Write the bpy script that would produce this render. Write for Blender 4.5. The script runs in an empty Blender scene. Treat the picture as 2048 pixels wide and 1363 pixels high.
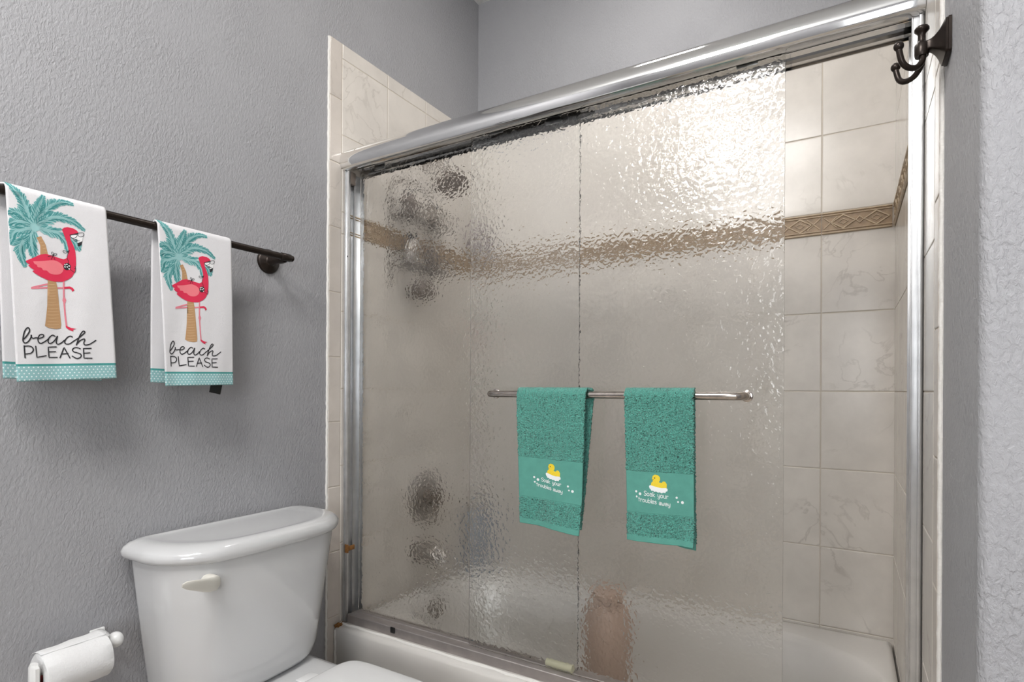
import bpy, bmesh, math, random
import numpy as np
from mathutils import Vector, Matrix
from mathutils.geometry import delaunay_2d_cdt

random.seed(7)
rng = np.random.default_rng(11)
PI = math.pi
sc = bpy.context.scene
COL = sc.collection

# ------------------------------------------------------------------ camera
cam_d = bpy.data.cameras.new('camera')
cam_d.sensor_fit = 'HORIZONTAL'
cam_d.sensor_width = 36.0
cam_d.lens = 36.0 * 1131.2 / 2048.0
cam_d.shift_y = (779.1 - 681.5) / 2048.0
cam_d.clip_start = 0.02
cam = bpy.data.objects.new('camera', cam_d)
COL.objects.link(cam)
cam.location = (1.437, 0.0, 1.15)
cam.rotation_euler = (Matrix.Rotation(0.5359, 4, 'Z') @ Matrix.Rotation(PI / 2, 4, 'X') @ Matrix.Rotation(0.0053, 4, 'Z')).to_euler()
sc.camera = cam

# ------------------------------------------------------------------ light, exposure
world = bpy.data.worlds.new('world')
sc.world = world
world.use_nodes = True
world.node_tree.nodes['Background'].inputs[0].default_value = (0.80, 0.88, 1.0, 1)
world.node_tree.nodes['Background'].inputs[1].default_value = 0.6
sc.view_settings.view_transform = 'Standard'
sc.view_settings.look = 'None'
sc.view_settings.exposure = 0.48
sc.view_settings.gamma = 1.0
sc.view_settings.use_curve_mapping = False
sc.cycles.use_denoising = True
sc.cycles.use_light_tree = False
sc.cycles.max_bounces = 9
sc.cycles.use_adaptive_sampling = True
sc.cycles.adaptive_threshold = 0.06
sc.cycles.transmission_bounces = 9
sc.cycles.glossy_bounces = 4
sc.cycles.diffuse_bounces = 3
sc.cycles.sample_clamp_indirect = 12.0


def area(name, loc, rot, sx, sy, power, color):
    d = bpy.data.lights.new(name, 'AREA')
    d.shape = 'RECTANGLE'
    d.size, d.size_y, d.energy, d.color = sx, sy, power, color
    o = bpy.data.objects.new(name, d)
    o.location = loc
    o.rotation_euler = rot
    COL.objects.link(o)
    return o


BULB_W = 11.5                                                      # three globes of the ceiling lamp
area('rear_fill', (2.15, -1.98, 1.55), (PI / 2, 0, 0), 1.5, 1.3, 31, (0.96, 0.98, 1.0))   # added fill light, enters by the invented opening behind the camera
area('room_fill', (1.0, -0.25, 2.868), (0, 0, 0), 0.5, 0.5, 19.0, (1.0, 0.98, 0.96))  # added soft fill from above, not a known fixture
area('shower_fill', (0.85, 1.52, 2.868), (0, 0, 0), 0.24, 0.24, 4.2, (1.0, 0.965, 0.93))  # added fill to brighten the tub recess, not a known fixture


# ------------------------------------------------------------------ helpers
def tag(o, label=None, cat=None, group=None, kind=None):
    if label: o['label'] = label
    if cat: o['category'] = cat
    if group: o['group'] = group
    if kind: o['kind'] = kind
    return o


def link(name, me, mats, parent=None, smooth=None):
    o = bpy.data.objects.new(name, me)
    for m in (mats if isinstance(mats, (list, tuple)) else [mats]):
        me.materials.append(m)
    COL.objects.link(o)
    if parent is not None:
        o.parent = parent
        if parent.location.length:
            o.matrix_parent_inverse = Matrix.Translation(parent.location).inverted()
    if smooth == 'all':
        me.polygons.foreach_set('use_smooth', [True] * len(me.polygons))
    elif smooth:
        me.polygons.foreach_set('use_smooth', [True] * len(me.polygons))
        me.set_sharp_from_angle(angle=math.radians(smooth))
    me.update()
    return o


class MB:
    """collects shapes and links them as one mesh"""
    def __init__(s):
        s.v, s.f, s.mi = [], [], []

    def add(s, v, f, mi=0):
        b = len(s.v)
        s.v += [tuple(p) for p in v]
        s.f += [tuple(b + i for i in q) for q in f]
        s.mi += [mi] * len(f)
        return s

    def bm(s, bm, mi=0):
        bm.verts.ensure_lookup_table(); bm.verts.index_update()
        s.add([tuple(v.co) for v in bm.verts], [[v.index for v in f.verts] for f in bm.faces], mi)
        bm.free()
        return s

    def box(s, lo, hi, bev=0.0, seg=2, mi=0, rot=None):
        bm = bmesh.new()
        bmesh.ops.create_cube(bm, size=1)
        c = [(a + b) / 2 for a, b in zip(lo, hi)]
        for v in bm.verts:
            v.co = Vector([c[i] + v.co[i] * (hi[i] - lo[i]) for i in range(3)])
        if bev > 0:
            bmesh.ops.bevel(bm, geom=bm.edges[:], offset=bev, segments=seg, profile=0.5, affect='EDGES')
        if rot is not None:
            m = Matrix.Translation(c) @ rot @ Matrix.Translation([-x for x in c])
            bmesh.ops.transform(bm, matrix=m, verts=bm.verts)
        return s.bm(bm, mi)

    def loft(s, rings, mi=0, cap=True, closed=False):
        n = len(rings[0])
        v = [p for r in rings for p in r]
        f = []
        m = len(rings)
        for i in range(m if closed else m - 1):
            for j in range(n):
                a, b = i * n + j, i * n + (j + 1) % n
                c, d = ((i + 1) % m) * n + (j + 1) % n, ((i + 1) % m) * n + j
                f.append((a, b, c, d))
        if cap and not closed:
            f.append(tuple(range(n - 1, -1, -1)))
            f.append(tuple(range((m - 1) * n, m * n)))
        return s.add(v, f, mi)

    def tube(s, pts, r, seg=16, mi=0, cap=True):
        pts = [Vector(p) for p in pts]
        rr = r if isinstance(r, (list, tuple)) else [r] * len(pts)
        rings = []
        t0 = (pts[1] - pts[0]).normalized()
        n = t0.orthogonal().normalized()
        for i, p in enumerate(pts):
            t = (pts[min(i + 1, len(pts) - 1)] - pts[max(i - 1, 0)]).normalized()
            n = (n - t * n.dot(t)).normalized()
            b = t.cross(n)
            rings.append([p + (n * math.cos(2 * PI * k / seg) + b * math.sin(2 * PI * k / seg)) * rr[i] for k in range(seg)])
        return s.loft(rings, mi, cap)

    def lathe(s, base, axis, prof, seg=32, mi=0, cap=True):
        """prof: list of (radius, distance along axis)"""
        ax = Vector(axis).normalized()
        n = ax.orthogonal().normalized()
        b = ax.cross(n)
        base = Vector(base)
        rings = [[base + ax * h + (n * math.cos(2 * PI * k / seg) + b * math.sin(2 * PI * k / seg)) * max(r, 1e-5) for k in range(seg)] for r, h in prof]
        return s.loft(rings, mi, cap)

    def sphere(s, c, r, seg=20, mi=0, sq=(1, 1, 1)):
        prof = [(r * math.sin(PI * k / 12), -r * math.cos(PI * k / 12)) for k in range(13)]
        b = len(s.v)
        s.lathe(c, (0, 0, 1), prof, seg, mi, cap=False)
        for i in range(b, len(s.v)):
            s.v[i] = tuple(c[k] + (s.v[i][k] - c[k]) * sq[k] for k in range(3))
        return s

    def build(s, name, mats, parent=None, smooth=35):
        me = bpy.data.meshes.new(name)
        me.from_pydata(s.v, [], s.f)
        me.polygons.foreach_set('material_index', s.mi)
        bm = bmesh.new(); bm.from_mesh(me)
        bmesh.ops.recalc_face_normals(bm, faces=bm.faces)
        bm.to_mesh(me); bm.free()
        return link(name, me, mats, parent, smooth)


def catmull(pts, n=6):
    pts = [Vector(p) for p in pts]
    out = []
    for i in range(len(pts) - 1):
        p0, p1, p2, p3 = pts[max(i - 1, 0)], pts[i], pts[i + 1], pts[min(i + 2, len(pts) - 1)]
        for k in range(n):
            t = k / n
            out.append(0.5 * ((2 * p1) + (p2 - p0) * t + (2 * p0 - 5 * p1 + 4 * p2 - p3) * t * t + (3 * p1 - p0 - 3 * p2 + p3) * t ** 3))
    out.append(pts[-1])
    return out


def empty(name, loc):
    o = bpy.data.objects.new(name, None)
    o.location = loc
    o.empty_display_size = 0.05
    COL.objects.link(o)
    return o


# ------------------------------------------------------------------ materials
def mat(name, base, rough=0.5, metal=0.0, var=0.0, vscale=20.0, bump=None, spec=None, coat=0.0, emit=None, sheen=0.0):
    m = bpy.data.materials.new(name)
    m.use_nodes = True
    nt = m.node_tree
    p = nt.nodes['Principled BSDF']
    p.inputs['Base Color'].default_value = (*base, 1)
    p.inputs['Roughness'].default_value = rough
    p.inputs['Metallic'].default_value = metal
    if spec is not None: p.inputs['Specular IOR Level'].default_value = spec
    if coat: p.inputs['Coat Weight'].default_value = coat; p.inputs['Coat Roughness'].default_value = 0.06
    if sheen: p.inputs['Sheen Weight'].default_value = sheen
    if emit: p.inputs['Emission Color'].default_value = (*emit[0], 1); p.inputs['Emission Strength'].default_value = emit[1]
    tc = nt.nodes.new('ShaderNodeTexCoord')
    if var:
        n = nt.nodes.new('ShaderNodeTexNoise')
        n.inputs['Scale'].default_value = vscale
        n.inputs['Detail'].default_value = 4
        nt.links.new(tc.outputs['Object'], n.inputs['Vector'])
        r = nt.nodes.new('ShaderNodeMapRange')
        r.inputs['From Min'].default_value = 0.3; r.inputs['From Max'].default_value = 0.7
        r.inputs['To Min'].default_value = 1 - var; r.inputs['To Max'].default_value = 1 + var
        nt.links.new(n.outputs['Fac'], r.inputs['Value'])
        h = nt.nodes.new('ShaderNodeVectorMath'); h.operation = 'SCALE'
        h.inputs[0].default_value = base
        nt.links.new(r.outputs['Result'], h.inputs['Scale'])
        nt.links.new(h.outputs['Vector'], p.inputs['Base Color'])
    if bump:
        scale, dist, detail = bump
        n = nt.nodes.new('ShaderNodeTexNoise')
        n.inputs['Scale'].default_value = scale
        n.inputs['Detail'].default_value = detail
        n.inputs['Distortion'].default_value = 0.3
        nt.links.new(tc.outputs['Object'], n.inputs['Vector'])
        b = nt.nodes.new('ShaderNodeBump')
        b.inputs['Distance'].default_value = dist
        b.inputs['Strength'].default_value = 1.0
        nt.links.new(n.outputs['Fac'], b.inputs['Height'])
        nt.links.new(b.outputs['Normal'], p.inputs['Normal'])
    return m


def paint_mat():
    """grey wall paint over an orange-peel texture"""
    m = mat('grey_textured_paint', (0.36, 0.36, 0.375), 0.55)
    nt = m.node_tree
    p = nt.nodes['Principled BSDF']
    tc = nt.nodes['Texture Coordinate']
    a = nt.nodes.new('ShaderNodeTexNoise'); a.inputs['Scale'].default_value = 165; a.inputs['Detail'].default_value = 5; a.inputs['Roughness'].default_value = 0.6; a.inputs['Distortion'].default_value = 0.35
    b = nt.nodes.new('ShaderNodeTexNoise'); b.inputs['Scale'].default_value = 300; b.inputs['Detail'].default_value = 2
    c = nt.nodes.new('ShaderNodeTexNoise'); c.inputs['Scale'].default_value = 5; c.inputs['Detail'].default_value = 2
    mp = nt.nodes.new('ShaderNodeMapping'); mp.inputs['Rotation'].default_value = (0.7, 0, 0); mp.inputs['Scale'].default_value = (1, 1, 0.55)
    nt.links.new(tc.outputs['Object'], mp.inputs['Vector'])
    for n in (a, b): nt.links.new(mp.outputs['Vector'], n.inputs['Vector'])
    nt.links.new(tc.outputs['Object'], c.inputs['Vector'])
    cr = nt.nodes.new('ShaderNodeMapRange'); cr.interpolation_type = 'SMOOTHSTEP'
    cr.inputs['From Min'].default_value = 0.34; cr.inputs['From Max'].default_value = 0.66
    nt.links.new(a.outputs['Fac'], cr.inputs['Value'])
    ma = nt.nodes.new('ShaderNodeMath'); ma.operation = 'MULTIPLY_ADD'; ma.inputs[1].default_value = 0.6
    nt.links.new(b.outputs['Fac'], ma.inputs[0]); nt.links.new(cr.outputs['Result'], ma.inputs[2])
    mc = nt.nodes.new('ShaderNodeMath'); mc.operation = 'MULTIPLY'
    mr = nt.nodes.new('ShaderNodeMapRange'); mr.inputs['From Min'].default_value = 0.3; mr.inputs['From Max'].default_value = 0.7; mr.inputs['To Min'].default_value = 0.5; mr.inputs['To Max'].default_value = 1.2
    nt.links.new(c.outputs['Fac'], mr.inputs['Value'])
    nt.links.new(ma.outputs[0], mc.inputs[0]); nt.links.new(mr.outputs['Result'], mc.inputs[1])
    bp = nt.nodes.new('ShaderNodeBump'); bp.inputs['Distance'].default_value = 0.00088; bp.inputs['Strength'].default_value = 1.0
    nt.links.new(mc.outputs[0], bp.inputs['Height']); nt.links.new(bp.outputs['Normal'], p.inputs['Normal'])
    return m


def tile_mat(name, base, vein):
    """glazed marbled tile: soft clouds, thin grey veins, a slight shift from tile to tile"""
    m = mat(name, base, 0.22)
    nt = m.node_tree
    p = nt.nodes['Principled BSDF']
    tc = nt.nodes['Texture Coordinate']
    at = nt.nodes.new('ShaderNodeAttribute'); at.attribute_name = 'tile_shift'
    mul = nt.nodes.new('ShaderNodeMath'); mul.operation = 'MULTIPLY'; mul.inputs[1].default_value = 13.0
    nt.links.new(at.outputs['Fac'], mul.inputs[0])
    add = nt.nodes.new('ShaderNodeVectorMath'); add.operation = 'ADD'
    nt.links.new(tc.outputs['Object'], add.inputs[0]); nt.links.new(mul.outputs[0], add.inputs[1])
    n1 = nt.nodes.new('ShaderNodeTexNoise'); n1.inputs['Scale'].default_value = 7; n1.inputs['Detail'].default_value = 5; n1.inputs['Roughness'].default_value = 0.6
    n2 = nt.nodes.new('ShaderNodeTexNoise'); n2.inputs['Scale'].default_value = 9; n2.inputs['Detail'].default_value = 6; n2.inputs['Distortion'].default_value = 0.5
    n3 = nt.nodes.new('ShaderNodeTexNoise'); n3.inputs['Scale'].default_value = 4; n3.inputs['Detail'].default_value = 3
    for n in (n1, n2, n3): nt.links.new(add.outputs[0], n.inputs['Vector'])
    # vein: narrow band of the noise around 0.5, only where n3 is high
    s = nt.nodes.new('ShaderNodeMath'); s.operation = 'SUBTRACT'; s.inputs[1].default_value = 0.5
    nt.links.new(n2.outputs['Fac'], s.inputs[0])
    ab = nt.nodes.new('ShaderNodeMath'); ab.operation = 'ABSOLUTE'; nt.links.new(s.outputs[0], ab.inputs[0])
    vr = nt.nodes.new('ShaderNodeMapRange'); vr.inputs['From Min'].default_value = 0.0; vr.inputs['From Max'].default_value = 0.02; vr.inputs['To Min'].default_value = 1; vr.inputs['To Max'].default_value = 0
    nt.links.new(ab.outputs[0], vr.inputs['Value'])
    gr = nt.nodes.new('ShaderNodeMapRange'); gr.inputs['From Min'].default_value = 0.5; gr.inputs['From Max'].default_value = 0.62; gr.inputs['To Max'].default_value = 0.38
    nt.links.new(n3.outputs['Fac'], gr.inputs['Value'])
    vm = nt.nodes.new('ShaderNodeMath'); vm.operation = 'MULTIPLY'
    nt.links.new(vr.outputs['Result'], vm.inputs[0]); nt.links.new(gr.outputs['Result'], vm.inputs[1])
    ramp = nt.nodes.new('ShaderNodeMix'); ramp.data_type = 'RGBA'
    ramp.inputs[6].default_value = (*[c * 0.93 for c in base], 1)
    ramp.inputs[7].default_value = (*[min(1, c * 1.05) for c in base], 1)
    cr = nt.nodes.new('ShaderNodeMapRange'); cr.inputs['From Min'].default_value = 0.35; cr.inputs['From Max'].default_value = 0.65
    nt.links.new(n1.outputs['Fac'], cr.inputs['Value']); nt.links.new(cr.outputs['Result'], ramp.inputs[0])
    mx = nt.nodes.new('ShaderNodeMix'); mx.data_type = 'RGBA'
    nt.links.new(vm.outputs[0], mx.inputs[0]); nt.links.new(ramp.outputs[2], mx.inputs[6]); mx.inputs[7].default_value = (*vein, 1)
    nt.links.new(mx.outputs[2], p.inputs['Base Color'])
    bp = nt.nodes.new('ShaderNodeBump'); bp.inputs['Distance'].default_value = 0.0006; bp.inputs['Strength'].default_value = 0.5
    nt.links.new(n1.outputs['Fac'], bp.inputs['Height']); nt.links.new(bp.outputs['Normal'], p.inputs['Normal'])
    return m


def glass_mat():
    """rain-patterned shower glass"""
    m = bpy.data.materials.new('rain_glass')
    m.use_nodes = True
    nt = m.node_tree
    p = nt.nodes['Principled BSDF']
    p.inputs['Base Color'].default_value = (0.99, 0.99, 0.98, 1)
    p.inputs['Roughness'].default_value = 0.06
    p.inputs['IOR'].default_value = 1.5
    p.inputs['Transmission Weight'].default_value = 1.0
    tc = nt.nodes.new('ShaderNodeTexCoord')
    n = nt.nodes.new('ShaderNodeTexNoise'); n.inputs['Scale'].default_value = 92; n.inputs['Detail'].default_value = 0.6; n.inputs['Distortion'].default_value = 0.5
    nt.links.new(tc.outputs['Object'], n.inputs['Vector'])
    b = nt.nodes.new('ShaderNodeBump'); b.inputs['Distance'].default_value = 0.00125; b.inputs['Strength'].default_value = 1.0
    nt.links.new(n.outputs['Fac'], b.inputs['Height']); nt.links.new(b.outputs['Normal'], p.inputs['Normal'])
    return m


def clear_glass():
    m = bpy.data.materials.new('window_glass')
    m.use_nodes = True
    p = m.node_tree.nodes['Principled BSDF']
    p.inputs['Transmission Weight'].default_value = 1.0
    p.inputs['Roughness'].default_value = 0.25
    p.inputs['Base Color'].default_value = (0.95, 0.97, 0.97, 1)
    return m


def hem_mat():
    """white cotton; the lowest 3 cm is aqua with rows of white dots under a teal line (UV in metres from the hem)"""
    m = mat('printed_cotton', (0.71, 0.70, 0.715), 0.9, bump=(900, 0.0004, 2), sheen=0.2)
    nt = m.node_tree
    p = nt.nodes['Principled BSDF']
    uv = nt.nodes.new('ShaderNodeUVMap'); uv.uv_map = 'cloth'
    sx = nt.nodes.new('ShaderNodeSeparateXYZ'); nt.links.new(uv.outputs['UV'], sx.inputs[0])

    def M(op, a, b=None, c=None):
        n = nt.nodes.new('ShaderNodeMath'); n.operation = op
        for i, x in enumerate((a, b, c)):
            if x is None: continue
            if isinstance(x, (int, float)): n.inputs[i].default_value = x
            else: nt.links.new(x, n.inputs[i])
        return n.outputs[0]
    U, V = sx.outputs['X'], sx.outputs['Y']
    px, py = 0.0074, 0.0058
    row = M('FLOOR', M('DIVIDE', V, py))
    odd = M('MODULO', row, 2.0)
    fu = M('SUBTRACT', M('FRACT', M('ADD', M('DIVIDE', U, px), M('MULTIPLY', odd, 0.5))), 0.5)
    fv = M('SUBTRACT', M('FRACT', M('DIVIDE', V, py)), 0.5)
    du, dv = M('MULTIPLY', fu, px), M('MULTIPLY', fv, py)
    d = M('SQRT', M('ADD', M('MULTIPLY', du, du), M('MULTIPLY', dv, dv)))
    dot = M('LESS_THAN', d, 0.00125)
    band = M('LESS_THAN', V, 0.0285)
    line = M('LESS_THAN', M('ABSOLUTE', M('SUBTRACT', V, 0.0305)), 0.0021)

    def mixc(f, a, b):
        n = nt.nodes.new('ShaderNodeMix'); n.data_type = 'RGBA'
        nt.links.new(f, n.inputs[0])
        for i, x in ((6, a), (7, b)):
            if isinstance(x, tuple): n.inputs[i].default_value = (*x, 1)
            else: nt.links.new(x, n.inputs[i])
        return n.outputs[2]
    aqua = mixc(dot, (0.27, 0.49, 0.50), (0.78, 0.86, 0.86))
    c1 = mixc(band, (0.71, 0.70, 0.715), aqua)
    c2 = mixc(line, c1, (0.05, 0.29, 0.27))
    nt.links.new(c2, p.inputs['Base Color'])
    return m


def diamond_mat():
    return mat('listello_glaze', (0.50, 0.385, 0.255), 0.35, var=0.16, vscale=45)


M_PAINT = paint_mat()
M_CEIL = mat('white_ceiling_paint', (0.78, 0.78, 0.77), 0.8, bump=(120, 0.0012, 3))
M_FLOOR = mat('beige_floor_tile', (0.42, 0.37, 0.31), 0.4, var=0.1, vscale=6)
M_TILE = tile_mat('marbled_beige_tile', (0.70, 0.657, 0.602), (0.36, 0.32, 0.28))
M_BULL = tile_mat('bullnose_tile', (0.64, 0.585, 0.53), (0.44, 0.40, 0.36))
M_GROUT = mat('tile_grout', (0.60, 0.54, 0.46), 0.9)
M_GROUT2 = mat('worn_grout', (0.50, 0.44, 0.37), 0.9)
M_DIAM = diamond_mat()
M_DIAMD = mat('listello_ground', (0.34, 0.235, 0.14), 0.4, var=0.2, vscale=60)
M_CAULK = mat('white_caulk', (0.82, 0.80, 0.76), 0.6, bump=(160, 0.0012, 3))
M_CHROME = mat('polished_chrome', (0.80, 0.80, 0.80), 0.07, 1.0)
M_ALU = mat('brushed_aluminium', (0.64, 0.65, 0.66), 0.33, 0.9, var=0.08, vscale=30)
M_TRACK = mat('dull_aluminium', (0.40, 0.365, 0.35), 0.42, 0.6, var=0.1, vscale=25)
M_NICKEL = mat('tarnished_chrome', (0.52, 0.47, 0.43), 0.14, 1.0, var=0.18, vscale=60)
M_RUST = mat('rust', (0.26, 0.115, 0.03), 0.9, var=0.4, vscale=120, bump=(300, 0.001, 3))
M_BLACK = mat('black_plastic', (0.012, 0.012, 0.012), 0.45)
M_BRONZE = mat('oil_rubbed_bronze', (0.028, 0.020, 0.016), 0.32, 0.6, spec=0.5)
M_CHINA = mat('white_porcelain', (0.61, 0.613, 0.618), 0.09, coat=0.5, spec=0.5)
M_SEAT = mat('white_seat_plastic', (0.80, 0.80, 0.80), 0.18)
M_LEVER = mat('off_white_plastic', (0.72, 0.70, 0.64), 0.3)
M_TUB = mat('tub_enamel', (0.69, 0.665, 0.63), 0.12, coat=0.4)
M_PAPER = mat('tissue_paper', (0.74, 0.74, 0.74), 0.95, bump=(220, 0.0009, 3))
M_CORE = mat('dark_red_core', (0.16, 0.012, 0.012), 0.7)
M_HOLD = mat('white_holder_plastic', (0.80, 0.80, 0.79), 0.25)
M_COTTON = hem_mat()
M_PALM = mat('print_aqua', (0.29, 0.53, 0.53), 0.9)
M_PALMD = mat('print_teal', (0.055, 0.27, 0.27), 0.9)
M_TRUNK = mat('print_tan', (0.46, 0.27, 0.13), 0.9)
M_TRUNKL = mat('print_light_tan', (0.66, 0.46, 0.27), 0.9)
M_RED = mat('print_red', (0.66, 0.025, 0.075), 0.9)
M_WING = mat('print_coral', (0.80, 0.19, 0.22), 0.9)
M_PINK = mat('print_pink', (0.72, 0.22, 0.27), 0.9)
M_INK = mat('print_black', (0.018, 0.018, 0.022), 0.9)
M_WHITE = mat('print_white', (0.82, 0.82, 0.82), 0.9)
M_TERRY = mat('teal_terry', (0.088, 0.335, 0.272), 0.95, var=0.38, vscale=480, bump=(520, 0.0030, 2), sheen=0.25)
M_WEAVE = mat('teal_woven_band', (0.092, 0.305, 0.25), 0.9, var=0.05, vscale=60, bump=(900, 0.0004, 2))
M_DUCK = mat('yellow_thread', (0.80, 0.60, 0.03), 0.6, var=0.12, vscale=700)
M_THREAD = mat('white_thread', (0.80, 0.82, 0.82), 0.6)
M_EYE = mat('brown_thread', (0.10, 0.05, 0.02), 0.6)
M_GLASS = glass_mat()
M_GUIDE = mat('yellowed_nylon', (0.72, 0.70, 0.50), 0.4)
M_WIRE = mat('dark_wire', (0.26, 0.225, 0.19), 0.4, 0.5)
M_DKCHR = mat('stained_chrome', (0.42, 0.39, 0.36), 0.3, 0.85)
M_STAIN = mat('dark_bronze_fixture', (0.20, 0.165, 0.135), 0.4, 0.6)
M_PEACH = mat('peach_plastic', (0.50, 0.36, 0.28), 0.4)
M_BLUEG = mat('blue_grey_plastic', (0.32, 0.35, 0.40), 0.4)
M_MAUVE = mat('mauve_mesh', (0.36, 0.30, 0.30), 0.9, bump=(200, 0.004, 3))
M_BROWNP = mat('brown_plastic', (0.19, 0.155, 0.13), 0.4)
M_BULB = mat('lit_globe', (1, 1, 1), 0.5)
M_CAB = mat('vanity_wood', (0.22, 0.13, 0.07), 0.4, var=0.15, vscale=12)
M_WGLASS = clear_glass()

# ------------------------------------------------------------------ sizes of the room (metres)
YB = 2.107       # back wall of the tub recess
XR = 1.566       # right wall of the recess
YC = 0.825       # where that wall turns the corner towards the room
ZC = 2.88
HF = 1.15        # grout-line datum
RX = 3.2
YR = -1.90


def wall_box(name, lo, hi, m=None):
    b = MB().box(lo, hi)
    o = b.build(name, m or M_PAINT, smooth=None)
    return tag(o, kind='structure')


w_left = wall_box('wall_left', (-0.10, YR - 0.1, 0), (0, YB + 0.1, ZC))
w_back = wall_box('wall_back', (0, YB, 0), (XR, YB + 0.1, ZC))
# right wall: one block with a rounded vertical corner
r = 0.014
prof = [(XR, YB + 0.1)] + [(XR + r - r * math.cos(a), YC + r - r * math.sin(a)) for a in [i * PI / 16 for i in range(9)]] + [(RX, YC), (RX, YB + 0.1)]
b = MB().loft([[(x, y, 0) for x, y in prof], [(x, y, ZC) for x, y in prof]])
w_right = tag(b.build('wall_right', M_PAINT, smooth=40), kind='structure')
wall_box('wall_far_right', (RX, YR - 0.1, 0), (RX + 0.1, YB + 0.1, ZC))
# rear wall, behind the camera, with an opening added to let the fill light in
wx0, wx1, wz0, wz1 = 1.4, 2.9, 0.9, 2.2
b = MB()
b.box((0, YR - 0.1, 0), (wx0, YR, ZC)).box((wx1, YR - 0.1, 0), (RX, YR, ZC)).box((wx0, YR - 0.1, 0), (wx1, YR, wz0)).box((wx0, YR - 0.1, wz1), (wx1, YR, ZC))
tag(b.build('wall_rear', M_PAINT, smooth=None), kind='structure')
b = MB()
for lo, hi in (((wx0, wz0), (wx1, wz0 + 0.05)), ((wx0, wz1 - 0.05), (wx1, wz1)), ((wx0, wz0 + 0.05), (wx0 + 0.05, wz1 - 0.05)), ((wx1 - 0.05, wz0 + 0.05), (wx1, wz1 - 0.05)), ((2.13, wz0 + 0.05), (2.17, wz1 - 0.05))):
    b.box((lo[0], YR - 0.07, lo[1]), (hi[0], YR - 0.02, hi[1]), 0.004)
win = tag(b.build('fill_window_1', M_CEIL, smooth=None), kind='structure')  # invented unseen window, added to frame the rear fill light
wall_box('ceiling', (-0.1, YR - 0.1, ZC), (RX + 0.1, YB + 0.1, ZC + 0.1), M_CEIL)
wall_box('floor', (-0.1, YR - 0.1, -0.1), (RX + 0.1, YB + 0.1, 0), M_FLOOR)


# ------------------------------------------------------------------ tiles
def tile_panel(name, parent, P, tiles, extent, bull=None):
    """P(a,b,d) maps wall coordinates to space. One mesh: grout bed, tiles with eased edges; tiles = (a0,a1,b0,b1,material index)"""
    v, f, mi, sh = [], [], [], []
    g, e, dt, dg = 0.0013, 0.0016, 0.006, 0.0046
    a0, a1, b0, b1 = extent
    base = [(a0, b0), (a1, b0), (a1, b1), (a0, b1)]
    v += [P(a, b, dg) for a, b in base] + [P(a, b, 0) for a, b in base]
    f += [(0, 1, 2, 3), (0, 4, 5, 1), (1, 5, 6, 2), (2, 6, 7, 3), (3, 7, 4, 0)]
    mi += [0] * 5
    sh += [0.0] * 8
    for (p0, p1, q0, q1, m) in tiles:
        k = len(v)
        s = random.random()
        for d, i in ((dg - 0.001, g), (dt - e * 0.7, g), (dt - e * 0.2, g + e * 0.5), (dt, g + e * 1.4)):
            v += [P(p0 + i, q0 + i, d), P(p1 - i, q0 + i, d), P(p1 - i, q1 - i, d), P(p0 + i, q1 - i, d)]
        for r_ in range(3):
            for c in range(4):
                f.append((k + r_ * 4 + c, k + r_ * 4 + (c + 1) % 4, k + r_ * 4 + 4 + (c + 1) % 4, k + r_ * 4 + 4 + c))
                mi.append(m)
        f.append((k + 12, k + 13, k + 14, k + 15)); mi.append(m)
        sh += [s] * 16
    me = bpy.data.meshes.new(name)
    me.from_pydata(v, [], f)
    me.polygons.foreach_set('material_index', mi)
    at = me.attributes.new('tile_shift', 'FLOAT', 'POINT')
    at.data.foreach_set('value', sh)
    bm = bmesh.new(); bm.from_mesh(me); bmesh.ops.recalc_face_normals(bm, faces=bm.faces); bm.to_mesh(me); bm.free()
    return link(name, me, [M_GROUT, M_TILE, M_BULL], parent)


ZT = HF + 1.1335
S0, S1 = HF + 0.5093, HF + 0.5813        # the diamond border strip
ROWS = [0.12, HF - 0.7615, HF - 0.5051, HF - 0.2512, HF + 0.0006, HF + 0.2548, S0]
ROWS_UP = [S1, HF + 0.8336, ZT - 0.05, ZT]
WT = 0.2137


def rows(a0, a1, m=1, up=True):
    out = [(a0, a1, ROWS[i], ROWS[i + 1], m) for i in range(len(ROWS) - 1)]
    out += [(a0, a1, ROWS_UP[i], ROWS_UP[i + 1], m) for i in range(len(ROWS_UP) - 1)]
    return out


def bull_rows(a0, a1):
    out = []
    z = HF + 0.1036 - 5 * 0.2105
    while z < ZT:
        lo, hi = max(z, 0.12), min(z + 0.2105, ZT)
        if hi - lo > 0.01: out.append((a0, a1, lo, hi, 2))
        z += 0.2105
    return out


PL = lambda a, b, d: (d, a, b)
PB = lambda a, b, d: (a, YB - d, b)
PR = lambda a, b, d: (XR - d, a, b)
cols_l = [1.309 + WT * i for i in range(4)] + [YB - 0.006]
tl = bull_rows(1.2575, 1.309)
for i in range(4): tl += rows(cols_l[i], cols_l[i + 1])
tl.append((1.309, 1.334, S0, S1, 1))
tile_panel('tile_surround', w_left, PL, tl, (1.2585, YB - 0.006, 0.12, ZT - 0.001))
cols_b = sorted([1.361 - WT * i for i in range(7)])
cols_b = [0.0] + [c for c in cols_b if c > 0.02] + [XR]
tb = []
for i in range(len(cols_b) - 1): tb += rows(cols_b[i], cols_b[i + 1])
tile_panel('tile_surround', w_back, PB, tb, (0, XR, 0.12, ZT - 0.001))
cols_r = [1.172] + [YB - 0.006 - 0.1512 - WT * i for i in range(4)][::-1] + [YB - 0.006]
cols_r = [c for i, c in enumerate(cols_r) if i == 0 or c > 1.19]
tr = bull_rows(1.1185, 1.172)
for i in range(len(cols_r) - 1): tr += rows(cols_r[i], cols_r[i + 1])
tr.append((1.172, 1.334, S0, S1, 1))
tile_panel('tile_surround', w_right, PR, tr, (1.1195, YB - 0.006, 0.12, ZT - 0.001))


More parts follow.
